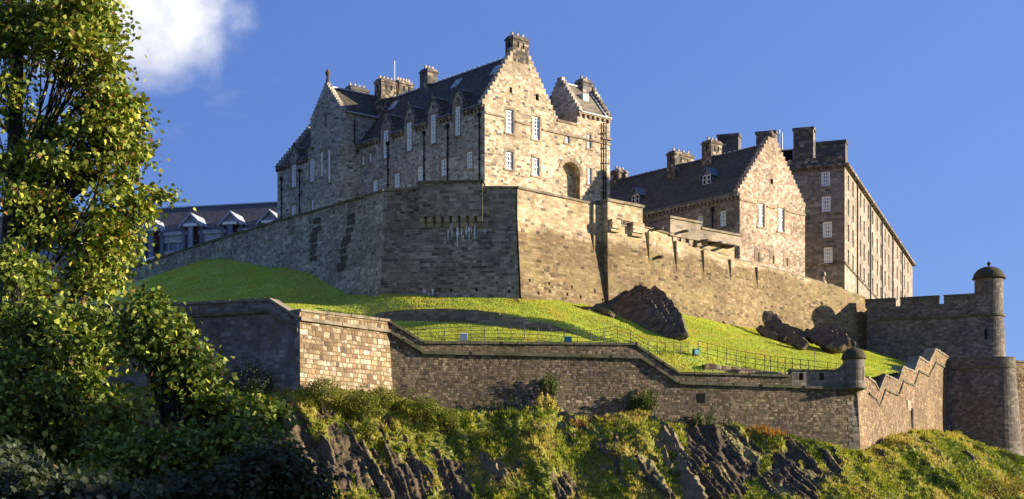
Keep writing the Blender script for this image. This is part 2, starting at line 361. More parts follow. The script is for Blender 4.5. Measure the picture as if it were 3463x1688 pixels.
M_low_sh = masonry("stone_rampart_shaded", .7, .3, S((0, (0.181, 0.143, 0.095)), (.35, (.26, .215, .17)), (.65, (.17, .145, .118)), (.88, (.31, .26, .21))), (.2, .17, .14), .016, soot=.5, mort_amt=.4, wob=.1, warm=1.10, tgt=(0.18, 0.15, 0.11))
M_zig = masonry("rubble_rampart_warm", .42, .26, S((0, (0.265, 0.178, 0.099)), (.25, (.42, .31, .195)), (.5, (.28, .2, .125)), (.7, (.50, .39, .26)), (.9, (.20, .145, .1))), (.27, .2, .13), .026, wob=.14, sz=.72, soften=0, vary=.3, rag=.2, soot=.2, moss=((.22, .18, .07), .2), tgt=(0.215, 0.143, 0.08))
M_tow = masonry("rubble_tower", .55, .32, S((0, (0.200, 0.153, 0.106)), (.3, (.34, .265, .20)), (.55, (.22, .175, .14)), (.75, (.42, .32, .24)), (.92, (.15, .12, .1))), (.26, .21, .165), .022, rubble=True, soot=.4, warm=1.08, tgt=(0.18, 0.145, 0.108))
M_cope = plain("mossy_coping", (.17, .145, .09), .95, col2=(.085, .085, .04), scale=1.3, bst=.3)
M_dome = plain('weathered_dome', (.085, .07, .036), .95, col2=(.05, .045, .022), scale=1.6, bst=.3)
M_cope_l = plain("worn_coping", (.30, .24, .16), .95, col2=(.16, .135, .085), scale=1.1, bst=.3)
M_lime = plain("limescale", (.72, .72, .70), .9, col2=(.5, .5, .48), scale=2.0)
M_dark = plain("dark_void", (.012, .011, .01), 1.0)
M_dstone = plain("black_weathered_stone", (.12, .104, .08), .95, col2=(.06, .052, .042), scale=2.0, bst=.3)
M_lead = plain("lead_sheet", (.42, .43, .45), .55, var=.2, spec=.4)
M_leadd = plain("lead_dark", (.16, .185, .23), .6, var=.2, spec=.4)
M_iron = plain("black_iron", (.018, .017, .017), .6)
M_rail = plain("painted_railing", (.10, .085, .05), .7, col2=(.05, .05, .04))
M_white = plain("white_paint", (.88, .88, .86), .5, var=.06)
M_pot = plain("clay_chimney_pot", (.62, .50, .36), .8, var=.2)
M_render = plain("tan_render", (.55, .43, .25), .9, var=.12, scale=.6)
M_teal = plain("teal_enamel", (.06, .22, .26), .5)
M_wht2 = plain("pale_housing", (.66, .66, .68), .5, var=.08)
M_antenna = plain("white_antenna", (.75, .76, .78), .4, var=.05)
M_wood = plain("bark", (.06, .048, .036), .95, col2=(.03, .025, .02), scale=9, bst=.5)
M_skin = plain("skin", (.50, .31, .22), .6, var=.1)
M_hair = plain("hair", (.05, .035, .025), .7)
M_cloth = [plain("cloth_dark", (.05, .055, .07), .9), plain("cloth_red", (.32, .08, .06), .9), plain("cloth_pale", (.5, .47, .42), .9)]
def glass(name, c1, c2, rough=.08):
    mt, nt, bs, out = new_mat(name)
    co = nt.new('ShaderNodeTexCoord').outputs['Object']; n = nt.noise(co, .45, 2)[0]
    nt.put(bs.inputs['Base Color'], nt.mix(nt.step(n, .4, .6), c1+(1,), c2+(1,))); bs.inputs['Roughness'].default_value = rough
    bs.inputs['Specular IOR Level'].default_value = .6
    return mt
M_glass = glass("window_glass", (.16, .19, .20), (.40, .45, .44))  # pale base colour imitates sky reflected in the panes
M_glass_d = glass('window_glass_dark', (.05, .06, .06), (.16, .18, .17))
M_glass_blue = glass("window_glass_blue", (.10, .13, .2), (.2, .25, .36))
M_glass_red = glass("window_glass_red", (.05, .014, .012), (.03, .012, .012))
M_blind = plain("cream_blind", (.50, .43, .28), .8, var=.08)
def slate(name, stops, w_=.42, h_=.24, lich=None):
    mt, nt, bs, out = new_mat(name)
    uv = nt.new('ShaderNodeTexCoord').outputs['UV']; u, v, _ = nt.sep(uv)
    row = nt.m('FLOOR', nt.m('DIVIDE', v, h_)); ux = nt.m('ADD', nt.m('DIVIDE', u, w_), nt.m('MULTIPLY', row, .5)); col = nt.m('FLOOR', ux)
    q = wn2(nt, col, row)[0]
    c = nt.ramp(q, stops); big = nt.noise(uv, .35, 5, .62)[0]
    k = nt.m('MULTIPLY_ADD', big, .9, .55); c = nt.mix(1.0, c, nt.xyz(k, k, k), 'MULTIPLY')
    if lich: c = nt.mix(nt.m('MULTIPLY', nt.step(nt.noise(uv, 1.4, 5, .7)[0], .46, .62), lich[1]), c, lich[0]+(1,))
    nt.put(bs.inputs['Base Color'], c); bs.inputs['Roughness'].default_value = .8
    bump(nt, bs, nt.m('FRACT', nt.m('DIVIDE', v, h_)), .35, .03)
    return mt
M_slate = slate("slate_roof", S((0, (.050, .041, .031)), (.5, (.072, .058, .043)), (1, (.108, .085, .06))), lich=((.13, .095, .045), .4))
M_slate_l = slate("slate_lichen", S((0, (.12, .10, .075)), (.5, (.17, .14, .10)), (1, (.25, .2, .14))), lich=((.27, .22, .12), .5))
M_slate_b = slate("slate_museum", S((0, (.075, .068, .06)), (.5, (.10, .09, .08)), (1, (.15, .13, .11))), lich=((.14, .11, .06), .25))
# leaves: thin, part translucent, each leaf its own tint
def leafmat(name, trans=.35, rough=.42, spec=.5):
    mt, nt, bs, out = new_mat(name)
    at = nt.new('ShaderNodeAttribute', attribute_name='tint').outputs[0]
    nt.put(bs.inputs['Base Color'], at); bs.inputs['Roughness'].default_value = rough; bs.inputs['Specular IOR Level'].default_value = spec
    tr = nt.new('ShaderNodeBsdfTranslucent'); nt.put(tr.inputs[0], nt.mix(1.0, at, (1.0, 1.05, .45, 1), 'MULTIPLY'))
    ms = nt.new('ShaderNodeMixShader'); ms.inputs[0].default_value = trans
    nt.l.new(bs.outputs[0], ms.inputs[1]); nt.l.new(tr.outputs[0], ms.inputs[2]); nt.l.new(ms.outputs[0], out.inputs[0])
    return mt
M_leaf = leafmat("sycamore_leaf", .2, .6, .2)
M_shrub = leafmat("shrub_leaf", .25, .6, .2)
M_blade = leafmat("grass_blade", .35, .7, .15)
def lawn_mat():
    mt, nt, bs, out = new_mat("mown_lawn")
    co = nt.new('ShaderNodeTexCoord').outputs['Object']
    a = nt.noise(co, .22, 4, .6)[0]; b = nt.noise(co, 2.2, 5, .7)[0]; f = nt.noise(co, 9.0, 3, .7)[0]
    c = nt.ramp(nt.m('ADD', nt.m('MULTIPLY', a, .5), nt.m('MULTIPLY', b, .5)), S((.34, (.36, .42, .08)), (.5, (.44, .49, .09)), (.66, (.52, .53, .11))))
    k = nt.m('MULTIPLY_ADD', f, .9, .55); c = nt.mix(1.0, c, nt.xyz(k, k, k), 'MULTIPLY')
    at = nt.new('ShaderNodeAttribute', attribute_name='bare').outputs[2]
    c = nt.mix(at, c, nt.mix(f, (.10, .075, .045, 1), (.24, .19, .12, 1)))
    nt.put(bs.inputs['Base Color'], c); bs.inputs['Roughness'].default_value = 1.0; bs.inputs['Specular IOR Level'].default_value = .1
    bs.inputs['Sheen Weight'].default_value = .25; bs.inputs['Sheen Roughness'].default_value = .5; bs.inputs['Sheen Tint'].default_value = (.8, .95, .3, 1)
    bump(nt, bs, nt.m('ADD', nt.m('MULTIPLY', b, .5), f), .5, .15)
    return mt
M_lawn = lawn_mat()
def crag_mat():
    mt, nt, bs, out = new_mat("crag_rock_and_turf")
    co = nt.new('ShaderNodeTexCoord').outputs['Object']
    rk = nt.new('ShaderNodeAttribute', attribute_name='rock').outputs[2]
    a = nt.noise(co, .5, 6, .65)[0]; b = nt.noise(co, 3.0, 6, .7)[0]
    st = nt.noise(nt.vm('MULTIPLY', co, (2.6, .6, 1.5)), 1.5, 5, .6)[0]
    r = nt.ramp(nt.m('ADD', nt.m('MULTIPLY', st, .6), nt.m('MULTIPLY', b, .4)), S((.32, (.045, .033, .02)), (.49, (.10, .073, .042)), (.63, (.19, .142, .08)), (.78, (.34, .25, .13))))
    g = nt.ramp(nt.m('ADD', nt.m('MULTIPLY', a, .6), nt.m('MULTIPLY', b, .4)), S((.32, (.075, .085, .016)), (.45, (.18, .19, .03)), (.55, (.28, .26, .055)), (.68, (.36, .28, .09)), (.8, (.24, .15, .06))))
    ed = nt.new('ShaderNodeAttribute', attribute_name='ledge').outputs[2]; r = nt.mix(nt.m('MULTIPLY', ed, nt.step(b, .38, .56)), r, nt.mix(a, (.42, .33, .14, 1), (.26, .24, .06, 1)))  # straw growth on bed edges, its pale colour painting sunlit lines
    c = nt.mix(nt.step(nt.m('ADD', rk, nt.m('MULTIPLY_ADD', b, .6, -.3)), .4, .62), g, r)
    nt.put(bs.inputs['Base Color'], c); bs.inputs['Roughness'].default_value = .95; bs.inputs['Specular IOR Level'].default_value = .2
    bump(nt, bs, nt.m('ADD', b, st), .9, .3)
    return mt
M_crag = crag_mat()
def rock_mat(name, c0, c1, c2):
    mt, nt, bs, out = new_mat(name)
    co = nt.new('ShaderNodeTexCoord').outputs['Object']
    a = nt.noise(co, 1.1, 7, .66)[0]; b = nt.noise(co, 6.0, 5, .7)[0]
    c = nt.ramp(nt.m('ADD', nt.m('MULTIPLY', a, .65), nt.m('MULTIPLY', b, .35)), S((.34, c0), (.5, c1), (.68, c2)))
    nt.put(bs.inputs['Base Color'], c); bs.inputs['Roughness'].default_value = .92
    bump(nt, bs, nt.m('ADD', a, nt.m('MULTIPLY', b, .4)), .9, .25)
    return mt
M_rock = rock_mat("dark_basalt", (.05, .037, .022), (.12, .088, .052), (.30, .22, .12))
M_slab = rock_mat("lichened_slab", (.08, .06, .038), (.18, .14, .08), (.32, .25, .12))
M_ground = plain("park_ground", (.06, .075, .025), 1.0, col2=(.035, .045, .018), scale=.3)
# ---------------------------------------------------------------- ground plan of the walls
FA = Face((-11.73, 143), (-.6, .8), (-.8, -.6))                     # upper curtain, north side (s runs back)
FB = Face((-11.73, 143), (12.22, -1.0), (-.0816, -.9967))             # bastion, north face
FC = Face((.49, 142), (.76, .65), (.65, -.76))                      # bastion, west face
FT = Face((8.9, 147.9), (.76, .65), (.65, -.76))                     # corbelled tower
FD = Face((12.07, 151.5), (.7, .714), (.714, -.7))                    # upper curtain, west side
FU = Face((39.5, 177), (.93, -.37), (-.37, -.93))                   # far upper tower wall
FV = Face((46.0, 168), (.93, -.37), (-.37, -.93))                   # far lower tower wall
FL = Face((-15.4, 115.4), (-.9, .43), (-.43, -.9))                  # rampart: shaded stretch (s runs back)
FK = Face((-15.4, 115.4), (5.97, 6.6), (.742, -.671))               # rampart: lit face
FF = Face((-9.43, 122), (.975, .22), (.22, -.975))                  # rampart: long front
K3 = FF.pt(FF.at((2898, 1300))[0], 0)
FZ = Face((K3.x, K3.y), (46.0-K3.x, 168-K3.y), (168-K3.y, -(46.0-K3.x)))   # stepped wall
K2, K1 = FK.pt(8.9, 0), FK.pt(0, 0)
YF = ([-60, -15.4, K2.x, K3.x, 46.0, 52.1, 64], [115.4+.43*44.6/.9, 115.4, K2.y, K3.y, 168, 165.6, 171])
YB = ([-60, -11.73, .49, 7.6, 12.07, 39.5, 52], [143+.8*48.27/.6, 143, 142, 148.1, 151.5, 177, 172])
yf = lambda x: np.interp(x, *YF); yb = lambda x: np.interp(x, *YB)

# ---------------------------------------------------------------- upper lawn
ctrl = []
for q in [(330, 1015), (400, 997), (468, 960), (594, 924), (690, 893), (768, 888), (847, 900), (925, 913), (1057, 929), (1136, 966), (1214, 1000)]:
    t, z = FA.at(q); p = FA.pt(t, z, .9); ctrl.append(p)
for q in [(1300, 1003), (1420, 1006), (1600, 1013), (1750, 1018)]: t, z = FB.at(q); ctrl.append(FB.pt(t, z, 1.0))
for q in [(1850, 1022), (1990, 1045)]: t, z = FC.at(q); ctrl.append(FC.pt(t, z, 1.0))
for q in [(2290, 1070), (2420, 1100), (2560, 1122), (2720, 1140), (2850, 1175), (2935, 1190)]: t, z = FD.at(q); ctrl.append(FD.pt(t, z, 1.0))
STEP_A, STEP_B = P(1235, 1064, 138.5), P(1950, 1101, 133.2)          # little retaining wall across the lawn
stepd = Face((STEP_A.x, STEP_A.y), (STEP_B.x-STEP_A.x, STEP_B.y-STEP_A.y), (-.26, -.96))
RISE = 1.05
def stepf(x, y):
    sx = (x-stepd.p.x)*stepd.d.x+(y-stepd.p.y)*stepd.d.y; so = (x-stepd.p.x)*stepd.n.x+(y-stepd.p.y)*stepd.n.y
    L = (STEP_B-STEP_A).length
    return sstep(so, -.12, .12)*sstep(sx, -6, 0)*sstep(sx, L+8, L-4)
for q, yy in [((1235, 1064), 138.9), ((1417, 1047), 137.6), ((1634, 1052), 136), ((1760, 1070), 135), ((1876, 1083), 134.2), ((1945, 1101), 133.6)]: ctrl.append(P(*q, yy))
for q, yy in [((1500, 1120), 132), ((1700, 1128), 130.5), ((1900, 1140), 130), ((1450, 1152), 126.6), ((1800, 1153), 127.2), ((2100, 1153), 128)]: ctrl.append(P(*q, yy)+V((0, 0, RISE*float(stepf(*P(*q, yy)[:2]))))) 
for q, yy in [((2100, 1110), 138), ((2190, 1150), 134), ((2200, 1205), 129.6), ((2330, 1215), 131), ((2500, 1240), 132.5), ((2700, 1256), 134), ((2860, 1262), 136), ((2320, 1160), 136.5),
              ((2330, 1262), 128.9), ((2450, 1272), 129.2), ((2450, 1170), 144), ((2650, 1190), 146), ((2800, 1200), 150), ((2983, 1225), 158), ((3055, 1228), 164)]: ctrl.append(P(*q, yy))
for x, y, z in [(-15, 118, 17.8), (-25, 122.5, 18.6), (-40, 129, 19.2), (-52, 135, 19.5), (-12, 121, 17.3), (-20, 132, 20.4), (-30, 136, 21), (-46, 160, 23.2), (-50, 175, 26), (44, 168, 19), (45.5, 173, 20)]: ctrl.append(V((x, y, z)))
for q, yy in [((1012, 1045), 137), ((1080, 1012), 144), ((700, 985), 150), ((560, 1005), 152)]: ctrl.append(P(*q, yy))
for x in (3.0, 5.0, 7.0, 9.0, 11.0):
    for d, z in ((1.2, 17.1-.085*(x-3)), (4.5, 18.1-.05*(x-3)), (7.5, 18.85-.03*(x-3))): y = float(yf(x))+d; ctrl.append(V((x, y, z+RISE*float(stepf(x, y)))))
cp = np.array([tuple(c) for c in ctrl])
def tps_fit(pts, lam=.6):
    n = len(pts); d = np.hypot(pts[:, None, 0]-pts[None, :, 0], pts[:, None, 1]-pts[None, :, 1])
    K = np.where(d > 0, d*d*np.log(d+1e-9), 0)+lam*np.eye(n); Q = np.c_[np.ones(n), pts[:, :2]]
    A = np.block([[K, Q], [Q.T, np.zeros((3, 3))]]); return np.linalg.solve(A, np.r_[pts[:, 2], 0, 0, 0])
cf = tps_fit(cp)
def lawn_smooth(x, y):
    x = np.asarray(x, float); y = np.asarray(y, float); z = cf[-3]+cf[-2]*x+cf[-1]*y
    for (px, py, _), c in zip(cp, cf): d = np.hypot(x-px, y-py); z = z+c*d*d*np.log(d+1e-9)
    return z
def lawn_z(x, y):
    x = np.asarray(x, float); y = np.asarray(y, float)
    return lawn_smooth(x, y)-RISE*stepf(x, y)
NX, NK = 620, 200
gx_ = np.linspace(-56, 46.3, NX); kk = np.linspace(0, 1, NK)
X = np.repeat(gx_[:, None], NK, 1); Y0 = yf(gx_)+.35; Y1 = yb(gx_)+1.2
Yg = Y0[:, None]+(Y1-Y0)[:, None]*kk[None, :]
Zg = lawn_z(X, Yg)+(fbm(X*.45, Yg*.45)-.5)*.28+(fbm(X*1.6, Yg*1.6)-.5)*.10
hum = np.exp(-(((X+18.5)/4.5)**2+((Yg-158)/5.0)**2)); Zg = Zg+hum*(fbm(X*.8, Yg*.5, 3.3)-.5)*1.3
so_ = (X-stepd.p.x)*stepd.n.x+(Yg-stepd.p.y)*stepd.n.y
bare = np.clip(hum*1.2*(fbm(X*1.3, Yg*1.3)-.42)*3, 0, .7)
b2 = P(2060, 1125, 139); bare = np.maximum(bare, .9*np.exp(-(((X-b2.x)/2.0)**2+((Yg-b2.y)/.7)**2)))
b3 = P(2330, 1255, 129); bare = np.maximum(bare, .8*np.exp(-(((X-b3.x)/3.0)**2+((Yg-b3.y)/.5)**2)))
b4 = P(2050, 1050, 146); bare = np.maximum(bare, .8*np.exp(-(((X-b4.x)/1.6)**2+((Yg-b4.y)/1.3)**2)))
idx = np.arange(NX*NK).reshape(NX, NK)
quads = lambda I: np.stack([I[:-1, :-1], I[1:, :-1], I[1:, 1:], I[:-1, 1:]], -1).reshape(-1, 4)
q = quads(idx)
lawn = np_mesh('lawn', np.stack([X, Yg, Zg], -1).reshape(-1, 3), np.full(len(q), 4), q.ravel(), M_lawn, attr={'bare': bare}, smooth=True)
tag(lawn, 'mown green lawn sloping between the upper castle walls and the rampart', None, kind='structure')

# ---------------------------------------------------------------- crag below the rampart
cb = [(-60, 12.0)]
for q, yy in [((560, 1290), 120), ((850, 1300), 116.6), ((995, 1325), 115.6), ((1150, 1322), 118.6), ((1310, 1335), 122), ((1420, 1372), 122.8), ((1560, 1395), 123.6), ((1700, 1400), 124.4), ((1830, 1372), 124.9), ((1990, 1420), 125.6), ((2160, 1390), 126.6), ((2260, 1440), 127.2), ((2340, 1442), 127.6), ((2480, 1440), 128.3), ((2600, 1462), 128.9), ((2750, 1500), 129.7), ((2860, 1528), 130.3), ((2935, 1537), 131), ((3005, 1478), 141), ((3100, 1455), 153), ((3210, 1468), 167), ((3330, 1510), 165.5), ((3463, 1560), 166), ((3600, 1600), 168)]:
    p = P(*q, yy); cb.append((p.x, p.z))
cbx, cbz = zip(*cb)
SX, SK = 960, 250
sx_ = np.linspace(-42, 60, SX); sk = np.linspace(0, 1, SK)
yb_ = yf(sx_)+.25; yfr = np.interp(sx_, [-60, 10, 30, 45, 64], [106, 106.5, 110, 122, 132])
yfr = np.minimum(yfr, yb_-9); zb_ = np.interp(sx_, cbx, cbz)
bulge = 1.0
XX = np.repeat(sx_[:, None], SK, 1); KK = np.repeat(sk[None, :], SX, 0)
YY = yb_[:, None]+(yfr-yb_)[:, None]*KK
ZZ = zb_[:, None]+(1.0-zb_[:, None])*(KK**1.12)
# where the photograph shows rock: centres on the slope, given where they are seen
RB = [(1000, 1480, 110, 110, 1.1), (1060, 1600, 170, 130, 1.25), (1230, 1560, 90, 150, .9), (1330, 1640, 150, 90, .85), (1160, 1420, 80, 40, .7), (1300, 1460, 50, 60, .6), (1560, 1620, 70, 90, .9), (1690, 1610, 90, 70, .85), (1780, 1570, 45, 60, .7),
      (1900, 1640, 60, 60, .75), (1930, 1470, 50, 60, .8), (2000, 1500, 40, 50, .6), (2080, 1590, 40, 60, .7), (2210, 1600, 70, 120, .8), (2370, 1540, 80, 130, 1.3), (2480, 1560, 110, 100, 1.2), (2440, 1650, 120, 70, 1.2), (2660, 1560, 70, 60, 1.0), (2680, 1640, 120, 70, 1.2), (2800, 1610, 50, 60, .6), (3060, 1470, 60, 22, .9), (3130, 1520, 80, 30, .6), (3040, 1660, 70, 40, .55), (3300, 1560, 90, 25, .55), (2960, 1560, 60, 25, .55), (640, 1500, 300, 200, .7)]
FXs = CX+XX/YY*FPX; FYs = HY-(ZZ-CZ)/YY*FPX
rk = np.zeros_like(XX)
for (px, py, rx, ry, v) in RB: rk = np.maximum(rk, v*.9*np.exp(-(((FXs-px)/rx)**2+((FYs-py)/ry)**2)*.8))
line = XX*.86+ZZ*.50                                       # constant along the dipping beds
rk = rk+(fbm(line*1.1, (ZZ*.86-XX*.5)*.13, 2.0, 4)-.5)*1.5+(fbm(XX*1.3, ZZ*1.3, 4.0)-.5)*.4
rockm = sstep(rk, .44, .66)*sstep(KK, .0, .05)
cc = line+(fbm(XX*.4, ZZ*.3, 6.0)-.5)*1.3+(fbm(line*.35, line*0, 3.0)-.5)*4.5
def saw(c, per, seed):
    c = c/per; i = np.floor(c); f = c-i; a = .35+.65*_h(i.astype(np.int64), np.full(c.shape, seed, np.int64), np.zeros(c.shape, np.int64))
    return a*np.where(f < .84, f/.84, (1-f)/.16)
ph = (cc/2.6)%1; ph2 = ((cc+.7)/.95)%1; ledge = np.maximum(sstep(ph, .74, .84), .8*sstep(ph2, .70, .84))*(vnoise(XX*1.1, ZZ*.7, 31.0) > .42)  # ledge: bed-edge mask for the painted sunlit tint
disp = rockm*((saw(cc, 2.6, 1)*.8+saw(cc+.7, .95, 2)*.36)*(.5+.95*vnoise(XX*.22, ZZ*.3, 44.0))+saw(cc*1.0+XX*.2, .42, 5)*.22+saw(cc+.11, .2, 6)*.08+(fbm(XX*1.5, ZZ*1.5, 1.0)-.5)*.7+(fbm(XX*5, ZZ*5, 1.0, 2)-.5)*.25)
tuss = 1-np.abs(2*fbm(XX*1.0, ZZ*1.4, 8.0, 3)-1)
disp = disp+(1-rockm)*((tuss-.5)*.6+(fbm(XX*2.6, ZZ*3.4, 5.0)-.5)*.5+saw(cc, 3.1, 9)*.55+saw(cc+.3, 1.3, 4)*.25)
disp = disp*sstep(KK, 0, .07)+(fbm(XX*.16, ZZ*.2, 12.0)-.5)*3.0*sstep(KK, 0, .25)
nrm = V((0, -.72, .69))
PX = np.stack([XX, YY+nrm.y*disp, ZZ+nrm.z*disp], -1)
cidx = np.arange(SX*SK).reshape(SX, SK); q = quads(cidx)
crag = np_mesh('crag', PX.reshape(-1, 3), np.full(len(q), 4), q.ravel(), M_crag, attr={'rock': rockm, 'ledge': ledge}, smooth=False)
tag(crag, 'steep crag of dark tilted rock beds and rough turf under the rampart', None, kind='structure')
def crag_near(xy):                                          # point of the crag seen at a place in the photograph
    d = (CX+PX[..., 0]/PX[..., 1]*FPX-xy[0])**2+(HY-(PX[..., 2]-CZ)/PX[..., 1]*FPX-xy[1])**2
    i = np.unravel_index(np.argmin(d), d.shape); return V(PX[i])
# ---------------------------------------------------------------- park ground to the horizon and the castle plateau
g = MB(); R = 9000
g.face([(-R, -R, 0), (R, -R, 0), (R, R, 0), (-R, R, 0)]); g.build('ground', M_ground)['kind'] = 'structure'
g = MB(); pl = [FA.pt(60, 0, -.6), FA.pt(0, 0, -.6), FC.pt(0, 0, -.6), FC.pt(9, 0, -1), FD.pt(2, 0, -1), FD.pt(39, 0, -.8), FU.pt(13, 0, -1.2), V((50, 190, 0)), V((60, 330, 0)), V((-110, 330, 0)), V((-110, 240, 0))]
g.face([(p.x, p.y, 27.5) for p in pl]); g.build('plateau', M_lawn)['kind'] = 'structure'

# ---------------------------------------------------------------- castle walls
def prof_at(fc, pts): return [fc.at(q) for q in pts]
def run_body(mb, fc, prof, zb, zref, bat, thick, ext=(0, 0), m=0, holes=None):
    o = lambda z: max(0.0, zref-z)*bat
    zbf = zb if callable(zb) else (lambda s: zb)
    sA, sB = prof[0][0], prof[-1][0]
    for i, ((s0, z0), (s1, z1)) in enumerate(zip(prof, prof[1:])):
        if abs(s1-s0) < 1e-4:
            mb.face([fc.pt(s0, z0, 0), fc.pt(s0, z1, 0), fc.pt(s0, z1, -thick), fc.pt(s0, z0, -thick)], m); continue
        b0, b1 = zbf(s0), zbf(s1); k0, k1 = min(z0, zref), min(z1, zref)
        e0 = ext[0] if i == 0 else 0; e1 = ext[1] if i == len(prof)-2 else 0
        sg = 1 if sB > sA else -1
        if b0 < zref:
            mb.face([fc.pt(s0-sg*e0*o(b0), b0, o(b0)), fc.pt(s1+sg*e1*o(b1), b1, o(b1)), fc.pt(s1+sg*e1*o(k1), k1, o(k1)), fc.pt(s0-sg*e0*o(k0), k0, o(k0))], m)
        if z0 > zref or z1 > zref:
            mb.face([fc.pt(s0, max(k0, b0), 0), fc.pt(s1, max(k1, b1), 0), fc.pt(s1, z1, 0), fc.pt(s0, z0, 0)], m)
        mb.face([fc.pt(s0, b0, -thick), fc.pt(s1, b1, -thick), fc.pt(s1, z1, -thick), fc.pt(s0, z0, -thick)], m)
        mb.face([fc.pt(s0, z0, 0), fc.pt(s1, z1, 0), fc.pt(s1, z1, -thick), fc.pt(s0, z0, -thick)], m)
    for s_, z_, e in ((sA, prof[0][1], -ext[0]*(1 if sB > sA else -1)), (sB, prof[-1][1], ext[1]*(1 if sB > sA else -1))):
        b = zbf(s_)
        if zref > b: mb.face([fc.pt(s_+e*o(b), b, o(b)), fc.pt(s_, min(zref, z_), 0), fc.pt(s_, z_, 0), fc.pt(s_, z_, -thick), fc.pt(s_, b, -thick)], m)
def run_line(mb, fc, prof, o0, o1, d0, d1, m=0):
    for (s0, z0), (s1, z1) in zip(prof, prof[1:]):
        if abs(s1-s0) < .02: continue
        n = max(1, int(math.hypot(s1-s0, z1-z0)/1.15)); cuts = [0]+sorted((i+random.uniform(-.2, .2))/n for i in range(1, n))+[1]      # separate worn stones
        for a, b in zip(cuts, cuts[1:]):
            e = random.uniform(-.035, .03); q = random.uniform(-.03, .035); sa, za, sb, zb = s0+(s1-s0)*a, z0+(z1-z0)*a, s0+(s1-s0)*b, z0+(z1-z0)*b
            mb.beam(fc.pt(sa, za), fc.pt(sb-(sb-sa)*.012, zb-(zb-za)*.012), fc.n, o0, o1+e, d0, d1+q+random.uniform(-.01, .01), m)
def wall(name, label, cat, fc, prof, zb, zref, bat, thick, mat, cope, ext=(0, 0), ch=.2, over=.12, group=None, string=None, smat=None, sh=.22, so=.22):
    t = thing(name, label, cat, fc.pt((prof[0][0]+prof[-1][0])/2, zb if not callable(zb) else zb(prof[0][0]), 0), group)
    b = MB(); run_body(b, fc, prof, zb, zref, bat, thick, ext); b.build('wall_face', mat, t)
    if cope: c = MB(); run_line(c, fc, prof, -thick-.06, over, .003, ch); c.build('coping', cope, t)
    if string: c = MB(); run_line(c, fc, string, -.05, so, -sh/2, sh/2); c.build('string_course', smat or cope, t)
    return t
# upper curtain, north side
pA = prof_at(FA, [(1297, 648), (1198.6, 676.8), (1080, 712), (941, 750), (830, 785), (715, 818.6), (600, 856), (479, 897), (380, 930), (250, 965)])
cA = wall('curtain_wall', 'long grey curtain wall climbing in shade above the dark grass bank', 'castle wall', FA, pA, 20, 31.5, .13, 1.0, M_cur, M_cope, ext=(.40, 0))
for i, (zx, ys) in enumerate([(1272, (205, 260, 292, 330, 370, 408, 450)), (1500, (175, 212, 265, 318, 352, 402, 450, 492, 520))]):
    b = MB()
    for j, y in enumerate(ys):
        s, z = FA.at(Z6(zx+random.uniform(-9, 9)-(j*4 if i else 0), y)); wd = random.uniform(.45, .8)
        of = max(0, 31.5-z)*.13
        b.fbox(FA, s-wd, s+wd, z-.2, z+.22, of-.1, of+.1)
    build_each(b, 'toothing_stone', M_dstone, cA, 6)
# polygonal bastion
t = thing('bastion', 'tall polygonal stone bastion with a sharp corner between its dark and sunlit faces', 'bastion', (0, 142, 22))
pB = prof_at(FB, [(1299, 647), (1417, 639), (1636, 636), (1745, 637)]); LB = pB[-1][0]
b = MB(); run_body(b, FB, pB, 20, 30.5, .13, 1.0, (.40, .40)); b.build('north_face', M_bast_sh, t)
pC = [(0, FC.at((1747, 637))[1]), FC.at((1870, 663)), FC.at((2012, 694)), FC.at((2150, 730))]
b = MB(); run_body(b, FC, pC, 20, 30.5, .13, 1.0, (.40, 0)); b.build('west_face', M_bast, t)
c = MB(); run_line(c, FB, pB, -1.06, .13, .003, .2); run_line(c, FC, pC, -1.06, .13, .003, .2); c.build('coping', M_cope_l, t)
# projecting box on corbels
gs0, gs1 = FB.at((1419, 700))[0], FB.at((1634, 700))[0]; gz0, gz1 = FB.at((1500, 735))[1], FB.at((1520, 623))[1]
b = MB(); b.fbox(FB, gs0, gs1, gz0, gz1, -.9, .5); gb = b.build('corbelled_box', M_bast_sh, t)
c = MB(); c.fbox(FB, gs0-.12, gs1+.12, gz1+.002, gz1+.22, -.95, .62); c.build('coping', M_cope, gb)
c = MB()
for i in range(8):
    s = gs0+.25+(gs1-gs0-.5)*i/7
    c.fbox(FB, s-.24, s+.24, gz0-.5, gz0-.003, -.1, .46); c.fbox(FB, s-.24, s+.24, gz0-.95, gz0-.503, -.1, .25)
build_each(c, 'corbel', M_ash_grey, gb, 12)
c = MB()
for i, (x, y0, y1, wd) in enumerate([(655, 355, 400, 14), (668, 350, 460, 16), (640, 400, 480, 9), (705, 355, 515, 20), (735, 362, 470, 15), (765, 355, 440, 18), (785, 380, 470, 13), (822, 360, 465, 20), (800, 365, 430, 10), (893, 400, 430, 8), (622, 455, 508, 7), (608, 470, 500, 5), (745, 440, 480, 8), (478, 815, 860, 6), (490, 818, 850, 9), (515, 848, 862, 12), (543, 815, 862, 14), (578, 838, 850, 14), (695, 852, 864, 5)]):
    pts = []
    n = 9
    for k in range(n+1):
        y = y0+(y1-y0)*k/n; ww = wd*.5*(1-.75*(k/n)**1.5)*random.uniform(.45, 1.35)
        s0, z = FB.at(Z7(x-ww, y)); s1, _ = FB.at(Z7(x+ww+random.uniform(-3, 3), y)); of = max(0, 30.5-z)*.13+.02
        pts.append((FB.pt(s0, z, of), FB.pt(s1, z, of)))
    for (a, b_), (a2, b2_) in zip(pts, pts[1:]): c.face([a, b_, b2_, a2])
build_each(c, 'limescale_streak', M_lime, t, 9)
c = MB()
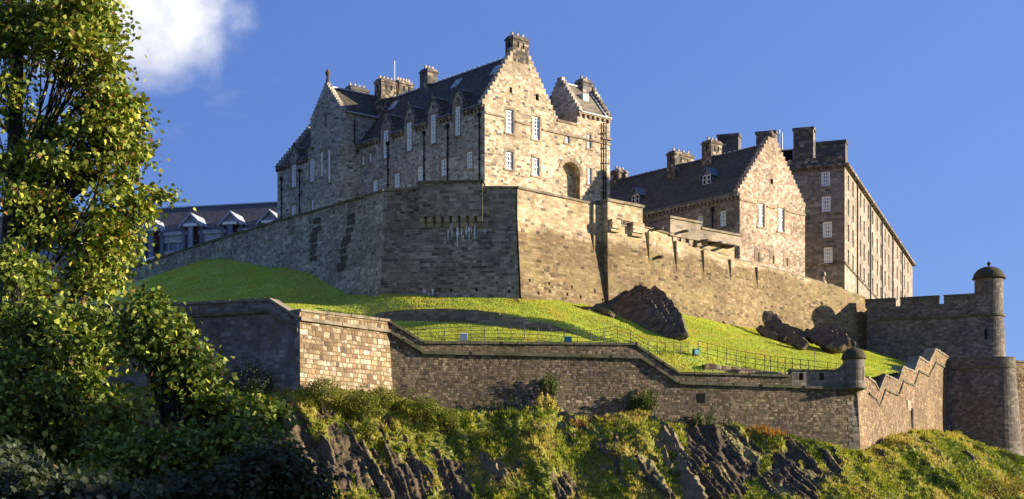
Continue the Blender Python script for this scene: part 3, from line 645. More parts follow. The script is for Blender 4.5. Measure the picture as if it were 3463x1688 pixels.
for fc_, q in [(FB, (668, 828)), (FB, (842, 826)), (FB, (1064, 836)), (FC, (1162, 758)), (FC, (1294, 778)), (FC, (1450, 803)), (FC, (1607, 830)), (FC, (1294, 834)), (FC, (1415, 853)), (FC, (1505, 872)), (FC, (1655, 892)), (FC, (1215, 846))]:
    s, z = fc_.at(Z7(*q)); of = (30.5-z)*.13; c.fbox(fc_, s-.1, s+.1, z-.2, z+.2, of-.2, of+.012)
build_each(c, 'weep_hole', M_dark, t, 6)
# corbelled tower with a dated plaque
t = thing('corbelled_tower', 'slim square tower with two corbelled blocks and a date plaque on its sunny face', 'tower', FT.pt(2.2, 22))
z1 = FT.at((2056, 681))[1]; w_ = FT.at((2173, 702))[0]
b = MB()
b.fbox(FT, 0, w_, 27.6, z1, -3.2, 0); b.hexa([FT.pt(0, 18, .35), FT.pt(w_-.25, 18, .35), FT.pt(w_-.25, 18, -3), FT.pt(0, 18, -3)], [FT.pt(0, 27.598, .0), FT.pt(w_-.25, 27.598, .0), FT.pt(w_-.25, 27.598, -3), FT.pt(0, 27.598, -3)])
b.build('tower_body', M_bast, t)
c = MB(); c.fbox(FT, -.15, w_+.15, z1+.002, z1+.26, -3.3, .16); c.build('coping', M_cope_l, t)
for (x0, y0, x1, y1) in [(2058.5, 742, 2088, 786), (2129, 752, 2167, 802)]:
    s0, za = FT.at((x0, y0)); s1, zb2 = FT.at((x1, y1)); c = MB(); c.fbox(FT, s0, s1, zb2+.25, za, -.05, .5); c.fbox(FT, s0+.04, s1-.04, zb2-.05, zb2+.248, -.05, .3); c.build('corbelled_block', M_bast, t)
s0, za = FT.at((2094, 744)); s1, zb2 = FT.at((2126, 768)); c = MB(); c.fbox(FT, s0, s1, zb2, za, -.02, .1); c.fbox(FT, s0-.12, s1+.12, za+.002, za+.14, -.02, .22); pq = c.build('date_plaque', M_ash, t)
fnt = bpy.data.curves.new('date_numerals', 'FONT'); fnt.body = '1852'; fnt.size = .5; fnt.align_x = 'CENTER'; fnt.align_y = 'CENTER'; fnt.extrude = .025; fnt.materials.append(M_dstone)
ft_ = bpy.data.objects.new('numeral_curve', fnt); fo = bpy.data.objects.new('date_numerals', bpy.data.meshes.new_from_object(ft_)); bpy.data.objects.remove(ft_); COL.objects.link(fo); fo.parent = pq; fo.location = FT.pt((s0+s1)/2, (za+zb2)/2, .115)-LOC[pq.name]
fo.rotation_euler = (math.radians(90), 0, math.atan2(FT.d.y, FT.d.x))
b = MB()                                                    # stepped shoulder on the shaded side
b.fbox(FT, -1.1, -.003, 28.0, z1-.35, -3.2, -.72); b.fbox(FT, -.5, -.003, 26.2, 27.998, -3.2, -.7); b.build('shoulder', M_bast, t)
# upper curtain, west side
pD = prof_at(FD, [(2120, 752), (2231, 785), (2278, 800), (2278.2, 806), (2371, 836), (2371.2, 842), (2462, 868), (2462.2, 874), (2551, 893), (2551.4, 898), (2648, 921), (2736, 946), (2845, 978), (2845.4, 983), (2940, 1013)])
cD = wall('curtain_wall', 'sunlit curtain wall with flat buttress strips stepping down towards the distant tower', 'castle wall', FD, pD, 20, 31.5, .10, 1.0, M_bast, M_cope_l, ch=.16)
for (x, y0, y1, wd) in [(2186, 780, 880, 46), (2278, 812, 908, 40), (2371, 842, 922, 46), (2462, 874, 945, 44), (2552, 900, 968, 34)]:
    s0, za = FD.at((x, y0)); _, zz = FD.at((x, y1)); s1, _ = FD.at((x+wd, y0)); ob = (31.5-zz+.3)*.10+.02; c = MB(); c.fbox(FD, s0, s1, zz-.3, za-.12, -.3, ob); c.build('buttress_strip', M_bast, cD)
for (x, y) in [Z9(490, 820), Z10(1280, 650)]:
    s, z = FD.at((x, y)); c = MB(); c.tube([FD.pt(s, z, -.1), FD.pt(s, z-.05, 1.0)], .16, 8); c.build('water_spout', M_dstone, cD)
# battery parapet behind it
FG = Face(P(2267, 800, 154.6)[:2], (.76, .65), (.65, -.76))
t = thing('gun_battery', 'stone gun battery parapet on corbels jutting from behind the sunlit curtain wall', 'battery', FG.pt(3, 29))
L = FG.at((2506, 800))[0]; zt = FG.at((2267, 738))[1]; zm = FG.at((2269, 797))[1]; x1 = FG.at((2372, 780))[0]
b = MB(); b.fbox(FG, 0, x1, zm, zt, -2.6, .0); b.fbox(FG, x1+.003, L, zm+.2, FG.at((2372, 775))[1], -1.2, -.05); b.build('parapet', M_ash_grey, t)
s9 = FG.at((2175, 735))[0]
b = MB(); b.fbox(FG, s9, -.003, zm-.6, FG.at((2231, 752))[1]-.3, -3.6, -2.2); b.build('rear_parapet', M_ash_grey, t)
b = MB(); b.fbox(FG, s9, L, 26.5, zm+.198, -8.0, -.9); b.build('battery_base', M_bast, t)
c = MB(); c.fbox(FG, -.15, x1, zt+.002, zt+.22, -2.7, .16); zq = FG.at((2372, 775))[1]; c.fbox(FG, x1+.003, L+.1, zq+.002, zq+.2, -1.3, .1); c.build('coping', M_cope_l, t)
c = MB()
for i in range(4): s = .5+i*1.15; c.fbox(FG, s, s+.55, zm-.5, zm-.003, -.9, -.1); c.fbox(FG, s, s+.55, zm-.95, zm-.503, -.9, -.45)
build_each(c, 'corbel', M_ash_grey, t, 12)
for q in [(890, 440), (1175, 575), (1375, 610), (1565, 655), (485, 405)]:
    s, z = FG.at(Z9(*q)); c = MB(); c.tube([FG.pt(s, z, -1.2 if q[0] > 500 else -3), FG.pt(s, z-.06, 0.8 if q[0] > 500 else -1.4)], .14, 8); c.build('water_spout', M_dstone, t)
# ---------------------------------------------------------------- lower rampart
zS = FK.at((1017, 1080))[1]
pL = prof_at(FL, [(1012, 1081), (915, 1018), (780, 1024), (640, 1030), (400, 1034), (200, 1046)]); stL = prof_at(FL, [(1010, 1118), (912, 1053), (780, 1061), (640, 1070), (400, 1078), (200, 1090)])
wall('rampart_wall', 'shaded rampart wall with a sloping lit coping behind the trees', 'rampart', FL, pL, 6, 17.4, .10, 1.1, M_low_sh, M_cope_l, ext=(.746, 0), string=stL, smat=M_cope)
pK = [(0, FK.at((1017, 1053))[1]), (8.9, FK.at((1314, 1088))[1])]; stK = [(-.05, FK.at((1017, 1079))[1]), (8.9, FK.at((1312, 1119))[1])]
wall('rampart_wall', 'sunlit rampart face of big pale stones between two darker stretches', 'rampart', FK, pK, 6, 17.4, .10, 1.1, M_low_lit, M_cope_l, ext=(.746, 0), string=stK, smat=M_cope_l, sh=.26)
pF = prof_at(FF, [(1316, 1091), (1434.5, 1162.5), (1800, 1165), (2152, 1167.5), (2156, 1174), (2295, 1265), (2480, 1270), (2676, 1276)])
stF = prof_at(FF, [(1316, 1119), (1434.5, 1193), (1800, 1200), (2166, 1208.5), (2295, 1295), (2480, 1301), (2675, 1307.5), (2884, 1316)])
zR = FF.at((2675, 1306))[1]
t = wall('rampart_wall', 'long brown rubble rampart front stepping down below the railings', 'rampart', FF, pF, 4.5, 13.0, .09, .8, M_low, M_cope, string=stF, smat=M_cope, sh=.24)
sA_, zA_ = FF.at((2677, 1253)); sB_ = FF.at((2826, 1255))[0]; sE = FF.at((2898, 1300))[0]
b = MB(); run_body(b, FF, [(sA_, zR-.1), (sE, FF.at((2890, 1314))[1])], 4.5, 13.0, .09, .8, (0, .498)); b.build('wall_face', M_low, t)
ops = []
for zx in (1641, 1781):
    s0, z0 = FF.at(Z8(zx-15, 822)); s1, z1 = FF.at(Z8(zx+15, 775)); ops.append((s0, s1, z0, z1, .8))
b = MB(); facade(b, FF, [(zR-.098, zA_, sA_, sB_)], ops); facade(b, FF, [(zR-.098, zA_, sA_, sB_)], ops, off=-.8, rd=.001)
b.face([FF.pt(sA_, zR-.1), FF.pt(sA_, zA_), FF.pt(sA_, zA_, -.8), FF.pt(sA_, zR-.1, -.8)])
curve = [(sB_, zA_)]+prof_at(FF, [(2838, 1253), (2850, 1247), (2861, 1237), (2870, 1226), (2898, 1226)])
run_body(b, FF, curve, zR-.098, 0, 0, .8); b.build('loop_parapet', M_low_sh, t)
c = MB(); run_line(c, FF, [(sA_-.1, zA_)]+curve, -.86, .1, .003, .14); c.build('loop_coping', M_cope, t)
c = MB(); s, z = FF.at(Z8(955, 947)); c.fbox(FF, s-.3, s+.3, z-.4, z+.4, -.2, .03); c.build('drain_hole', M_dark, t)
b = MB()                                                    # dressed quoins down to the corner
z = 6.0; i = 0
while z < 13.4:
    h = .34; ww = (.85, .5)[i % 2]; o = max(0, 13-z)*.09; o1 = max(0, 13-z-h)*.09
    q0 = [FF.pt(sE-ww, z, o+.015), FF.pt(sE+.498*o-.02, z, o+.015), FF.pt(sE+.498*o1-.02, z+h-.02, o1+.015), FF.pt(sE-ww, z+h-.02, o1+.015)]; b.face(q0); z += h; i += 1
b.build('quoins', M_bast_sh, t)
# bartizan on the corner
def pepper(name, label, c, r, zc, zb, zt, zd, zf, mat, dome, slit=None):
    t = thing(name, label, 'turret', (c[0], c[1], zc))
    b = MB(); b.lathe(c, [(r, zb), (r, zt)], 28); b.build('drum', mat, t, smooth=True)
    b = MB(); n = [(r*1.0, zt-.002), (r*1.16, zt+.04), (r*1.2, zt+.09), (r*1.12, zt+.13)]
    for k in range(1, 9): a = k/8*math.pi/2; n.append((max(.05, r*1.12*math.cos(a)), zt+.13+(zd-zt-.13)*math.sin(a)))
    b.lathe(c, n, 28); b.build('dome', dome, t, smooth=True)
    b = MB(); q = zf-zd; b.lathe(c, [(.12, zd-.08), (.1, zd+.2*q), (.2, zd+.4*q), (.23, zd+.62*q), (.13, zd+.9*q), (.02, zf)], 10); b.build('finial', dome, t, smooth=True)
    if zc < zb:
        b = MB(); b.lathe(c, [(.25*r, zc), (.6*r, zc+.45*(zb-zc)), (.95*r, zc+.62*(zb-zc)), (1.14*r, zc+.8*(zb-zc)), (1.14*r, zc+.94*(zb-zc)), (r, zb)], 28); b.build('corbel', M_cope, t, smooth=True)
    return t
Kc = FF.pt(sE-.25, 0, -.1)
zz = lambda y, Y: CZ+(HY-y)/FPX*Y
bt = pepper('sentry_turret', 'small round sentry turret with mossy dome on the rampart corner', (Kc.x, Kc.y), .88, zz(1331, 130), zz(1309, 130), zz(1214, 130), zz(1173, 130), zz(1150, 130), M_low_sh, M_dome)
c = MB(); fq = Face((Kc.x, Kc.y), FZ.d, FZ.n); c.fbox(fq, -.28, -.08, zz(1285, 130), zz(1238, 130), .7, .86); c.build('slit_window', M_dark, bt)
# stepped wall climbing to the far tower
pz = [(612, 510), (655, 545), (677, 590), (717, 492), (795, 530), (827, 443), (893, 472), (925, 384), (985, 418), (1028, 333), (1103, 382)]
pZ = [FZ.at(Z5(x, y)) for x, y in pz]; pZ = sorted([(max(0.3, s), z) for s, z in pZ]); pZ[-1] = (FZ.at(Z5(1103, 382))[0], pZ[-1][1]); Lz = (V((46, 168))-V((K3.x, K3.y))).length
t = thing('stepped_wall', 'warm sunlit stepped wall climbing from the sentry turret to the tall tower', 'rampart', FZ.pt(10, 8))
b = MB(); zbz = lambda s: np.interp(s, [0, 10, 40], [4, 6, 8]); run_body(b, FZ, [(0.0, pZ[0][1])]+pZ+[(Lz+1.0, pZ[-1][1])], zbz, 14.5, .06, .9, (.498, 0)); b.build('wall_face', M_zig, t)
c = MB(); run_line(c, FZ, pZ, -.98, .1, .003, .16); c.build('coping', M_cope_l, t)
c = MB(); run_line(c, FZ, [(s+.15, z-1.25) for s, z in pZ], -.05, .14, -.08, .08); c.build('string_course', M_cope, t)
s, z = FZ.at(Z5(862, 678)); c = MB(); c.fbox(FZ, s-.8, s+.8, z-.45, z+.45, -.05, .1); c.build('pale_panel', M_ash, t)
s, z = FZ.at(Z5(878, 780)); c = MB(); c.fbox(FZ, s-.45, s+.45, z-1.6, z+1.3, -.3, .04+max(0, 14.5-z)*.06); c.build('doorway', M_dark, t)
# far tower with rounded corner
def round_wall(b, fc, L, r, zt, zbot, bat, back, mt=0, n=10, zs=5):
    """plan: straight face of length L, quarter-round corner, then a face going back"""
    pts = [(0.0, 0.0, fc.n)]
    for k in range(13): pts.append((L*(k+1)/14, 0.0, fc.n))
    base = fc.pt(L, 0); cen = fc.pt(L, 0, -r)
    ring = []
    for s, o, nn in pts: ring.append((fc.pt(s, 0), V((nn.x, nn.y))))
    for k in range(n+1):
        a = k/n*math.radians(105); nn = fc.n*math.cos(a)+fc.d*math.sin(a); ring.append((V((cen.x+nn.x*r, cen.y+nn.y*r, 0)), nn))
    nn = ring[-1][1]; dd = V((-nn.y, nn.x)); ring.append((ring[-1][0]+V((dd.x, dd.y, 0))*back, nn))
    us = [0.0]
    for (p0, _), (p1, _) in zip(ring, ring[1:]): us.append(us[-1]+(p1-p0).length)
    for j in range(zs):
        za, zb2 = zbot+(zt-zbot)*j/zs, zbot+(zt-zbot)*(j+1)/zs; oa, ob = (zt-za)*bat, (zt-zb2)*bat
        for i in range(len(ring)-1):
            (p0, n0), (p1, n1) = ring[i], ring[i+1]
            q = [V((p.x+nq.x*o, p.y+nq.y*o, z)) for p, nq, o, z in ((p0, n0, oa, za), (p1, n1, oa, za), (p1, n1, ob, zb2), (p0, n0, ob, zb2))]
            b.face(q, mt, [(us[i], za), (us[i+1], za), (us[i+1], zb2), (us[i], zb2)])
    return ring
def ring_band(b, ring, o0, o1, z0, z1):
    for (p0, n0), (p1, n1) in zip(ring, ring[1:]):
        q = lambda p, nq, o, z: V((p.x+nq.x*o, p.y+nq.y*o, z))
        b.hexa([q(p0, n0, o1, z0), q(p1, n1, o1, z0), q(p1, n1, o0, z0), q(p0, n0, o0, z0)], [q(p0, n0, o1, z1), q(p1, n1, o1, z1), q(p1, n1, o0, z1), q(p0, n0, o0, z1)])
t = thing('tower', 'high shaded tower wall with crenels and a rounded sunlit corner', 'tower', FU.pt(6, 15))
su, ztop = FU.at((3340, 994)); LU = su; zgap = FU.at(Z4(780, 1140))[1]
b = MB(); ringU = round_wall(b, FU, LU, 1.5, zgap, 10, .045, 9); b.face([(p.x, p.y, zgap-.004) for p, _ in ringU]+[FU.pt(0, zgap-.004, -9)])
gaps = [(FU.at(Z4(765, 1100))[0], FU.at(Z4(797, 1100))[0]), (FU.at(Z4(1030, 1080))[0], FU.at(Z4(1061, 1080))[0])]
e = [-.2, gaps[0][0], gaps[0][1], gaps[1][0], gaps[1][1], LU]
c = MB()
for i in (0, 2, 4): b.fbox(FU, e[i], e[i+1], zgap+.002, ztop, -1.0, 0); c.fbox(FU, e[i]-.05, e[i+1]+.05, ztop+.002, ztop+.14, -1.06, .08)
b.build('tower_wall', M_tow, t); c.build('merlon_coping', M_cope, t)
c = MB(); zl = FU.at(Z5(800, 143))[1]; ring_band(c, ringU[1:], -.02, .22, zl-.12, zl+.12); c.build('string_course', M_cope, t)
c = MB(); s, z = FU.at(Z5(1342, 240)); c.fbox(FU, s-.13, s+.13, z-.55, z+.55, -.3, .28); c.build('arrow_slit', M_dark, t)
tc = FU.pt(LU, 0, -1.5)
pepper('pepperpot_turret', 'round pepperpot turret with dark dome against the sky on the tall tower', (tc.x, tc.y), 1.52, 26, 25.8, zz(937, 172), zz(893, 172), zz(876, 172), M_tow, M_dome)
t = thing('bastion', 'battered dark tower base with a rounded corner under the tall tower', 'bastion', FV.pt(4, 10))
sv, zv = FV.at((3427, 1204)); b = MB(); ringV = round_wall(b, FV, sv-1.6, 1.6, zv, 4, .085, 9, zs=6); b.face([(p.x, p.y, zv-.3) for p, _ in ringV]+[FV.pt(0, zv-.3, -9)])
b.build('battered_wall', M_tow, t)
c = MB(); ring_band(c, ringV[1:], -.5, .1, zv-.9, zv); c.build('parapet_band', M_tow, t); c = MB(); ring_band(c, ringV[1:], -.02, .2, zv-1.15, zv-.902); c.build('string_course', M_cope, t)
FR = Face((56.0, 176.0), (.85, .53), (.53, -.85))
wall('rampart_wall', 'reddish wall end peeping out beyond the rounded tower base', 'rampart', FR, [(-3, 21.3), (14, 21.3)], 6, 21, .05, 1.0, M_zig, M_cope)
# the little retaining wall across the lawn and the rubble bank
sl_ = (STEP_B-STEP_A).length
tops = [(s, float(lawn_smooth(*stepd.pt(s, 0, -.3)[:2]))+dz) for s, dz in [(0, -.7), (1.2, .02), (4, .05), (7, .05), (10, .04), (12.2, .02), (12.25, -.18), (14.6, -.16), (14.65, -.34), (16.5, -.34), (sl_, -.6)]]
wall('garden_wall', 'low dark retaining wall crossing the lawn beneath the bastion', 'low wall', stepd, tops, lambda s: tops[0][1]-2.2 if s < 9 else tops[-1][1]-1.8, 0, 0, .5, M_low_sh, None)
FQ = Face(P(2400, 1240, 129.8)[:2], (.97, .24), (.24, -.97))
pQ = prof_at(FQ, [(2384, 1232), (2402, 1228), (2440, 1236), (2500, 1242), (2560, 1250), (2590, 1254), (2680, 1262)])
wall('rubble_wall', 'ruined rubble wall stub half sunk in the bright grass', 'low wall', FQ, pQ, 13, 0, 0, .6, M_low_lit, None)

# small things on the walls
q = P(2783, 965, 176); t = thing('stone_finial', 'small weathered stone finial standing on the curtain wall before the barracks', 'finial', tuple(q-V((0, 0, 1.4))))
b = MB(); b.lathe((q.x, q.y), [(.55, q.z-1.4), (.5, q.z-.2), (.42, q.z+.3), (.22, q.z+.75), (.2, q.z+.95)], 12); b.build('shaft', M_bast, t, smooth=True); b = MB(); b.lathe((q.x, q.y), [(.2, q.z+.95), (.36, q.z+1.1), (.3, q.z+1.45), (.02, q.z+1.6)], 10); b.build('cap', M_chim_d, t, smooth=True)
s_, z_ = FA.at((492, 888)); q = FA.pt(s_, z_, -.4); fr = Fr(q, FA.d, FA.n); t = thing('wall_lamp', 'white hooded lamp on a bracket at the low end of the shaded curtain wall', 'lamp', tuple(q))
b = MB(); b.hexa([fr.pt(x, y, z_+.55+(.35 if y > 0 else 0)*-1) for x, y in ((-.5, -.5), (.5, -.5), (.5, .5), (-.5, .5))], [fr.pt(x, y, z_+.75+(.35 if y > 0 else 0)*-1) for x, y in ((-.5, -.5), (.5, -.5), (.5, .5), (-.5, .5))]); b.build('hood', M_white, t); b = MB(); b.tube([(q.x, q.y, z_-.1), (q.x, q.y, z_+.56)], .06, 6); b.build('bracket', M_iron, t)
# ---------------------------------------------------------------- buildings
def window(parent, fc, s0, s1, z0, z1, rd=.16, nx=3, ny=6, gl=None, sur=None, fr=.17, mu=.10, arch=False, off=0.0, dress=.2):
    b = MB(); b.face([fc.pt(s, z, off-rd) for s, z in ((s0, z0), (s1, z0), (s1, z1), (s0, z1))]); w_ = b.build('window', gl or M_glass, parent)
    f = MB(); o0, o1 = off-rd+.005, off-rd+.07
    f.fbox(fc, s0, s0+fr, z0, z1, o0, o1); f.fbox(fc, s1-fr, s1, z0, z1, o0, o1)
    f.fbox(fc, s0+fr, s1-fr, z0, z0+fr*1.3, o0, o1); f.fbox(fc, s0+fr, s1-fr, z1-fr, z1, o0, o1)
    zm = (z0+z1)/2; f.fbox(fc, s0+fr, s1-fr, zm-.05, zm+.05, o0, o1+.01)
    for i in range(1, nx): s = s0+(s1-s0)*i/nx; f.fbox(fc, s-mu/2, s+mu/2, z0+fr*1.3, zm-.05, o0, o1-.02); f.fbox(fc, s-mu/2, s+mu/2, zm+.05, z1-fr, o0, o1-.02)
    for i in range(1, ny):
        z = z0+(z1-z0)*i/ny
        if abs(z-zm) > .08: f.fbox(fc, s0+fr, s1-fr, z-mu/2, z+mu/2, o0, o1-.03)
    f.build('sash_frame', M_white, w_)
    if sur:
        c = MB(); d = dress
        c.fbox(fc, s0-d-.08, s1+d+.08, z0-.2, z0-.003, off-.02, off+.09)
        c.fbox(fc, s0-d, s1+d, z1+.003, z1+.32, off-.02, off+.03)
        z = z0; k = 0
        while z < z1-.02:
            zt = min(z1, z+.36); dd = d if k % 2 else d*1.55
            c.fbox(fc, s0-dd, s0-.003, z, zt-.012, off-.02, off+.022); c.fbox(fc, s1+.003, s1+dd, z, zt-.012, off-.02, off+.022); z = zt; k += 1
        c.build('stone_surround', sur, w_)
    return w_
def wrect(fc, q0, q1, wpx=None):
    """opening from two opposite corners seen in the photograph"""
    (s0, _), (s1, _) = fc.at(q0), fc.at(q1); m = ((q0[0]+q1[0])/2, q0[1]); n = ((q0[0]+q1[0])/2, q1[1])
    za, zb = fc.at(m)[1], fc.at(n)[1]
    return (min(s0, s1), max(s0, s1), min(za, zb), max(za, zb))
def chimney(parent, fr, a0, a1, b0, b1, z0, z1, mat, pots=3, axis='a', slots=True):
    b = MB(); b.box(fr, a0, a1, b0, b1, z0, z1-.5)
    b.box(fr, a0-.1, a1+.1, b0-.1, b1+.1, z1-.498, z1-.32); p = .14
    c = [(a0-.06, b0-.06), (a1+.06, b0-.06), (a1+.06, b1+.06), (a0-.06, b1+.06)]; d = [(a0+p, b0+p), (a1-p, b0+p), (a1-p, b1-p), (a0+p, b1-p)]
    b.hexa([fr.pt(x, y, z1-.318) for x, y in c], [fr.pt(x, y, z1) for x, y in d]); ch = b.build('chimney', mat, parent)
    if slots:
        s = MB(); L = (a1-a0)
        for i in range(2):
            t = a0+L*(.33+.34*i); s.box(fr, t-.12, t+.12, b0-.012, b0+.1, z1-1.35, z1-.75)
        L = b1-b0
        t = (b0+b1)/2; s.box(fr, a0-.012, a0+.1, t-.12, t+.12, z1-1.35, z1-.75); build_each(s, 'flue_slot', M_dark, ch, 6)
    for i in range(pots):
        t = (i+.5)/pots; x, y = (a0+(a1-a0)*t, (b0+b1)/2) if axis == 'a' else ((a0+a1)/2, b0+(b1-b0)*t)
        q = fr.pt(x, y, 0); s = MB(); s.lathe((q.x, q.y), [(.17, z1-.02), (.14, z1+.3), (.17, z1+.34), (.15, z1+.38)], 8); s.build('chimney_pot', M_pot, ch, smooth=True)
    return ch
def gable_rows(sc_, half, z0, zA, n, top):
    """crow-stepped gable: rows narrowing to the half width top"""
    h = (zA-z0)/n; return [(z0+i*h, z0+(i+1)*h, sc_-(half+(top-half)*i/max(1, n-1)), sc_+(half+(top-half)*i/max(1, n-1))) for i in range(n)]
def gable_back(mb, fc, rows, th, m=0, cap=None):
    for i, (z0, z1, a, b) in enumerate(rows):
        mb.face([fc.pt(a, z0, -th), fc.pt(b, z0, -th), fc.pt(b, z1, -th), fc.pt(a, z1, -th)], m)
        for s in (a, b): mb.face([fc.pt(s, z0, 0), fc.pt(s, z1, 0), fc.pt(s, z1, -th), fc.pt(s, z0, -th)], m)
        n = rows[i+1] if i+1 < len(rows) else (0, 0, (a+b)/2, (a+b)/2)
        for l, r in ((a, n[2]), (n[3], b)):
            if r-l > 1e-4: mb.face([fc.pt(l, z1, 0), fc.pt(r, z1, 0), fc.pt(r, z1, -th), fc.pt(l, z1, -th)], m)
            if cap is not None and r-l > 1e-4: cap.fbox(fc, l-.03, r+.03, z1+.002, z1+.09, -th-.04, .07)
def roof_slab(mb, p0, p1, p2, p3, th=.18):
    n = (p1-p0).cross(p3-p0).normalized(); n = n if n.z > 0 else -n
    mb.hexa([p-n*th for p in (p0, p1, p2, p3)], [p0, p1, p2, p3])
def pipe(parent, fc, xy0, xy1, r=.075, off=.16, hop=True):
    s, z0 = fc.at(xy0); _, z1 = fc.at((xy0[0], xy1[1])); b = MB(); b.tube([fc.pt(s, z0, off), fc.pt(s, z1, off)], r, 6)
    if hop: b.fbox(fc, s-.17, s+.17, z0-.05, z0+.32, .0, .34)
    z = z0-1.2
    while z > z1: b.fbox(fc, s-.12, s+.12, z-.05, z+.05, .0, .26); z -= 1.7
    b.build('drainpipe', M_iron, parent)
def wallhead_dormer(parent, fc, fr, side, sc_, hw, ze, zh, za, back, mat, roofm):
    """masonry dormer on the wall head with a small pointed pediment and its own roof"""
    b = MB()
    for s in (-1, 1): b.face([fc.pt(sc_+s*hw, ze, 0), fc.pt(sc_+s*hw, zh, 0), fc.pt(sc_+s*hw, zh, -back), fc.pt(sc_+s*hw, ze, -back)])
    b.face([fc.pt(sc_-hw, zh, 0), fc.pt(sc_+hw, zh, 0), fc.pt(sc_, za, 0)])
    b.face([fc.pt(sc_-hw, zh, -.3), fc.pt(sc_+hw, zh, -.3), fc.pt(sc_, za, -.3)])
    d = b.build('dormer_cheeks', mat, parent); c = MB()
    for s in (-1, 1):
        p, q = fc.pt(sc_+s*(hw+.2), zh-.22, .1), fc.pt(sc_, za+.12, .1); n3 = V((fc.n.x, fc.n.y, 0))
        up = V((0, 0, .16)); c.hexa([p, q, q-n3*.42, p-n3*.42], [p+up, q+up, q+up-n3*.42, p+up-n3*.42])
    c.box(Fr(fc.pt(sc_, 0), fc.d, -fc.n), -.1, .1, -.06, .2, za+.2, za+.55); c.fbox(fc, sc_-.18, sc_+.18, zh+.2, zh+.55, -.02, .06); c.build('pediment', M_chim, d)
    r = MB(); bk = back+(za-zh)*.75
    for s in (-1, 1):
        roof_slab(r, fc.pt(sc_+s*(hw+.12), zh-.05, -.32), fc.pt(sc_, za+.05, -.32), fc.pt(sc_, za+.05, -bk-.6), fc.pt(sc_+s*(hw+.12), zh-.05, -back), .08)
    r.build('dormer_roof', roofm, d)
    r = MB(); r.beam(fc.pt(sc_, za+.1, -.4), fc.pt(sc_, za+.1, -bk-.5), (fc.d.x, fc.d.y), -.1, .1, -.05, .05)
    for s in (1,): r.beam(fc.pt(sc_+s*(hw+.1), zh+.02, -back+.02), fc.pt(sc_+s*.08, za+.1, -bk-.45), (fc.d.x, fc.d.y), -.12, .12, -.02, .08)
    r.build('lead_flashing', M_lead, d)
    return d
def gaps_between(dorm, a, b):
    x = a; o = []
    for sc_, hw, zh in sorted(dorm): o.append((x, sc_-hw)); x = sc_+hw
    return o+[(x, b)]
def corbels(mb, fc, s0, s1, z, step=.62, w_=.26, h=.3, o=.26):
    s = s0
    while s < s1: mb.fbox(fc, s, s+w_, z-h, z, -.02, o); s += step
dR, dL = (.76, .65), (-.65, .76)

# ---- hospital: long shaded side, sunlit crow-stepped gable, small roofed block at its end
H = Fr((-2.91, 170), dR, dL); hA, hB = aface(H, 0), bface(H, 0); ZE, ZR_, AR, ZB0 = 48.24, 54.7, 5.1, 30.0
t = thing('stone_house', 'largest stone house with a sunlit crow-stepped gable and tall chimney above the bastion', 'building', H.pt(5, 10, 30))
bl = 23.9
wins = []
for q0, q1, ny, nx in [(Z1(777, 708), Z1(811, 893), 8, 3), (Z1(932, 655), Z1(966, 845), 8, 3), (Z1(1090, 603), Z1(1126, 797), 8, 3), (Z2(271, 550), Z2(306, 745), 8, 3),
                       (Z1(709, 1040), Z1(742, 1128), 4, 3), (Z1(851, 995), Z1(886, 1098), 4, 3), (Z1(1005, 948), Z1(1041, 1058), 4, 3), (Z2(178, 900), Z2(214, 1010), 4, 3), (Z2(348, 850), Z2(386, 960), 4, 3),
                       (Z1(638, 877), Z1(652, 940), 3, 1), (Z1(685, 860), Z1(700, 922), 3, 1)]:
    wins.append(wrect(hA, q0, q1)+(nx, ny))
DH = 1.05
rows = [(ZB0, ZE, 0, bl)]
dorm = []
for o in wins[:4]:
    sc_ = (o[0]+o[1])/2; hw = (o[1]-o[0])/2+.42; zh = max(o[3]+.45, ZE+.5); rows.append((ZE, zh, sc_-hw, sc_+hw)); dorm.append((sc_, hw, zh))
b = MB(); facade(b, hA, rows, [o[:4] for o in wins], .3)
# back and far walls keep the block closed
b.face([H.pt(10.4, 0.5, ZB0), H.pt(10.4, bl, ZB0), H.pt(10.4, bl, ZE), H.pt(10.4, .5, ZE)])
b.face([H.pt(0, bl, ZB0), H.pt(10.4, bl, ZB0), H.pt(10.4, bl, ZE), H.pt(5.1, bl, ZR_-.2), H.pt(0, bl, ZE)])
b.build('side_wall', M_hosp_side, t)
gw = []
for q0, q1, nx, ny in [(Z2(612, 572), Z2(660, 728), 3, 6), (Z2(787, 615), Z2(834, 770), 3, 6), (Z2(610, 850), Z2(658, 968), 3, 4), (Z2(786, 890), Z2(832, 1010), 3, 4), (Z2(1007, 742), Z2(1032, 795), 2, 2), (Z2(1153, 737), Z2(1176, 828), 2, 4), (Z2(1155, 958), Z2(1178, 1066), 2, 4)]:
    gw.append(wrect(hB, q0, q1)+(nx, ny))
slits = [wrect(hB, Z2(634, 422), Z2(652, 460)), wrect(hB, Z2(808, 468), Z2(829, 510))]
n0, n1, nb, ntop = wrect(hB, Z2(978, 1190), Z2(1102, 918)); nr = (n1-n0)/2; ns = ntop-nr
ops = [o[:4] for o in gw]+[o+(.3,) for o in slits]+[(n0, n1, ZB0+2, ntop, .9)]
zl = hB.at(Z2(1030, 652))[1]
grow = gable_rows(AR, AR+.32, ZE, ZR_+.5, 13, 1.15)
b = MB(); facade(b, hB, [(ZB0, ZE, 0, 10.4+.02), (ZB0, zl, 10.42, 13.5)]+grow, ops, .3, backs={len(gw)+2: 0}); gable_back(b, hB, grow, .7)
aE = 18.6; zE2 = 49.95
facade(b, hB, [(ZB0, zE2, 13.5, aE)], ops, .3)
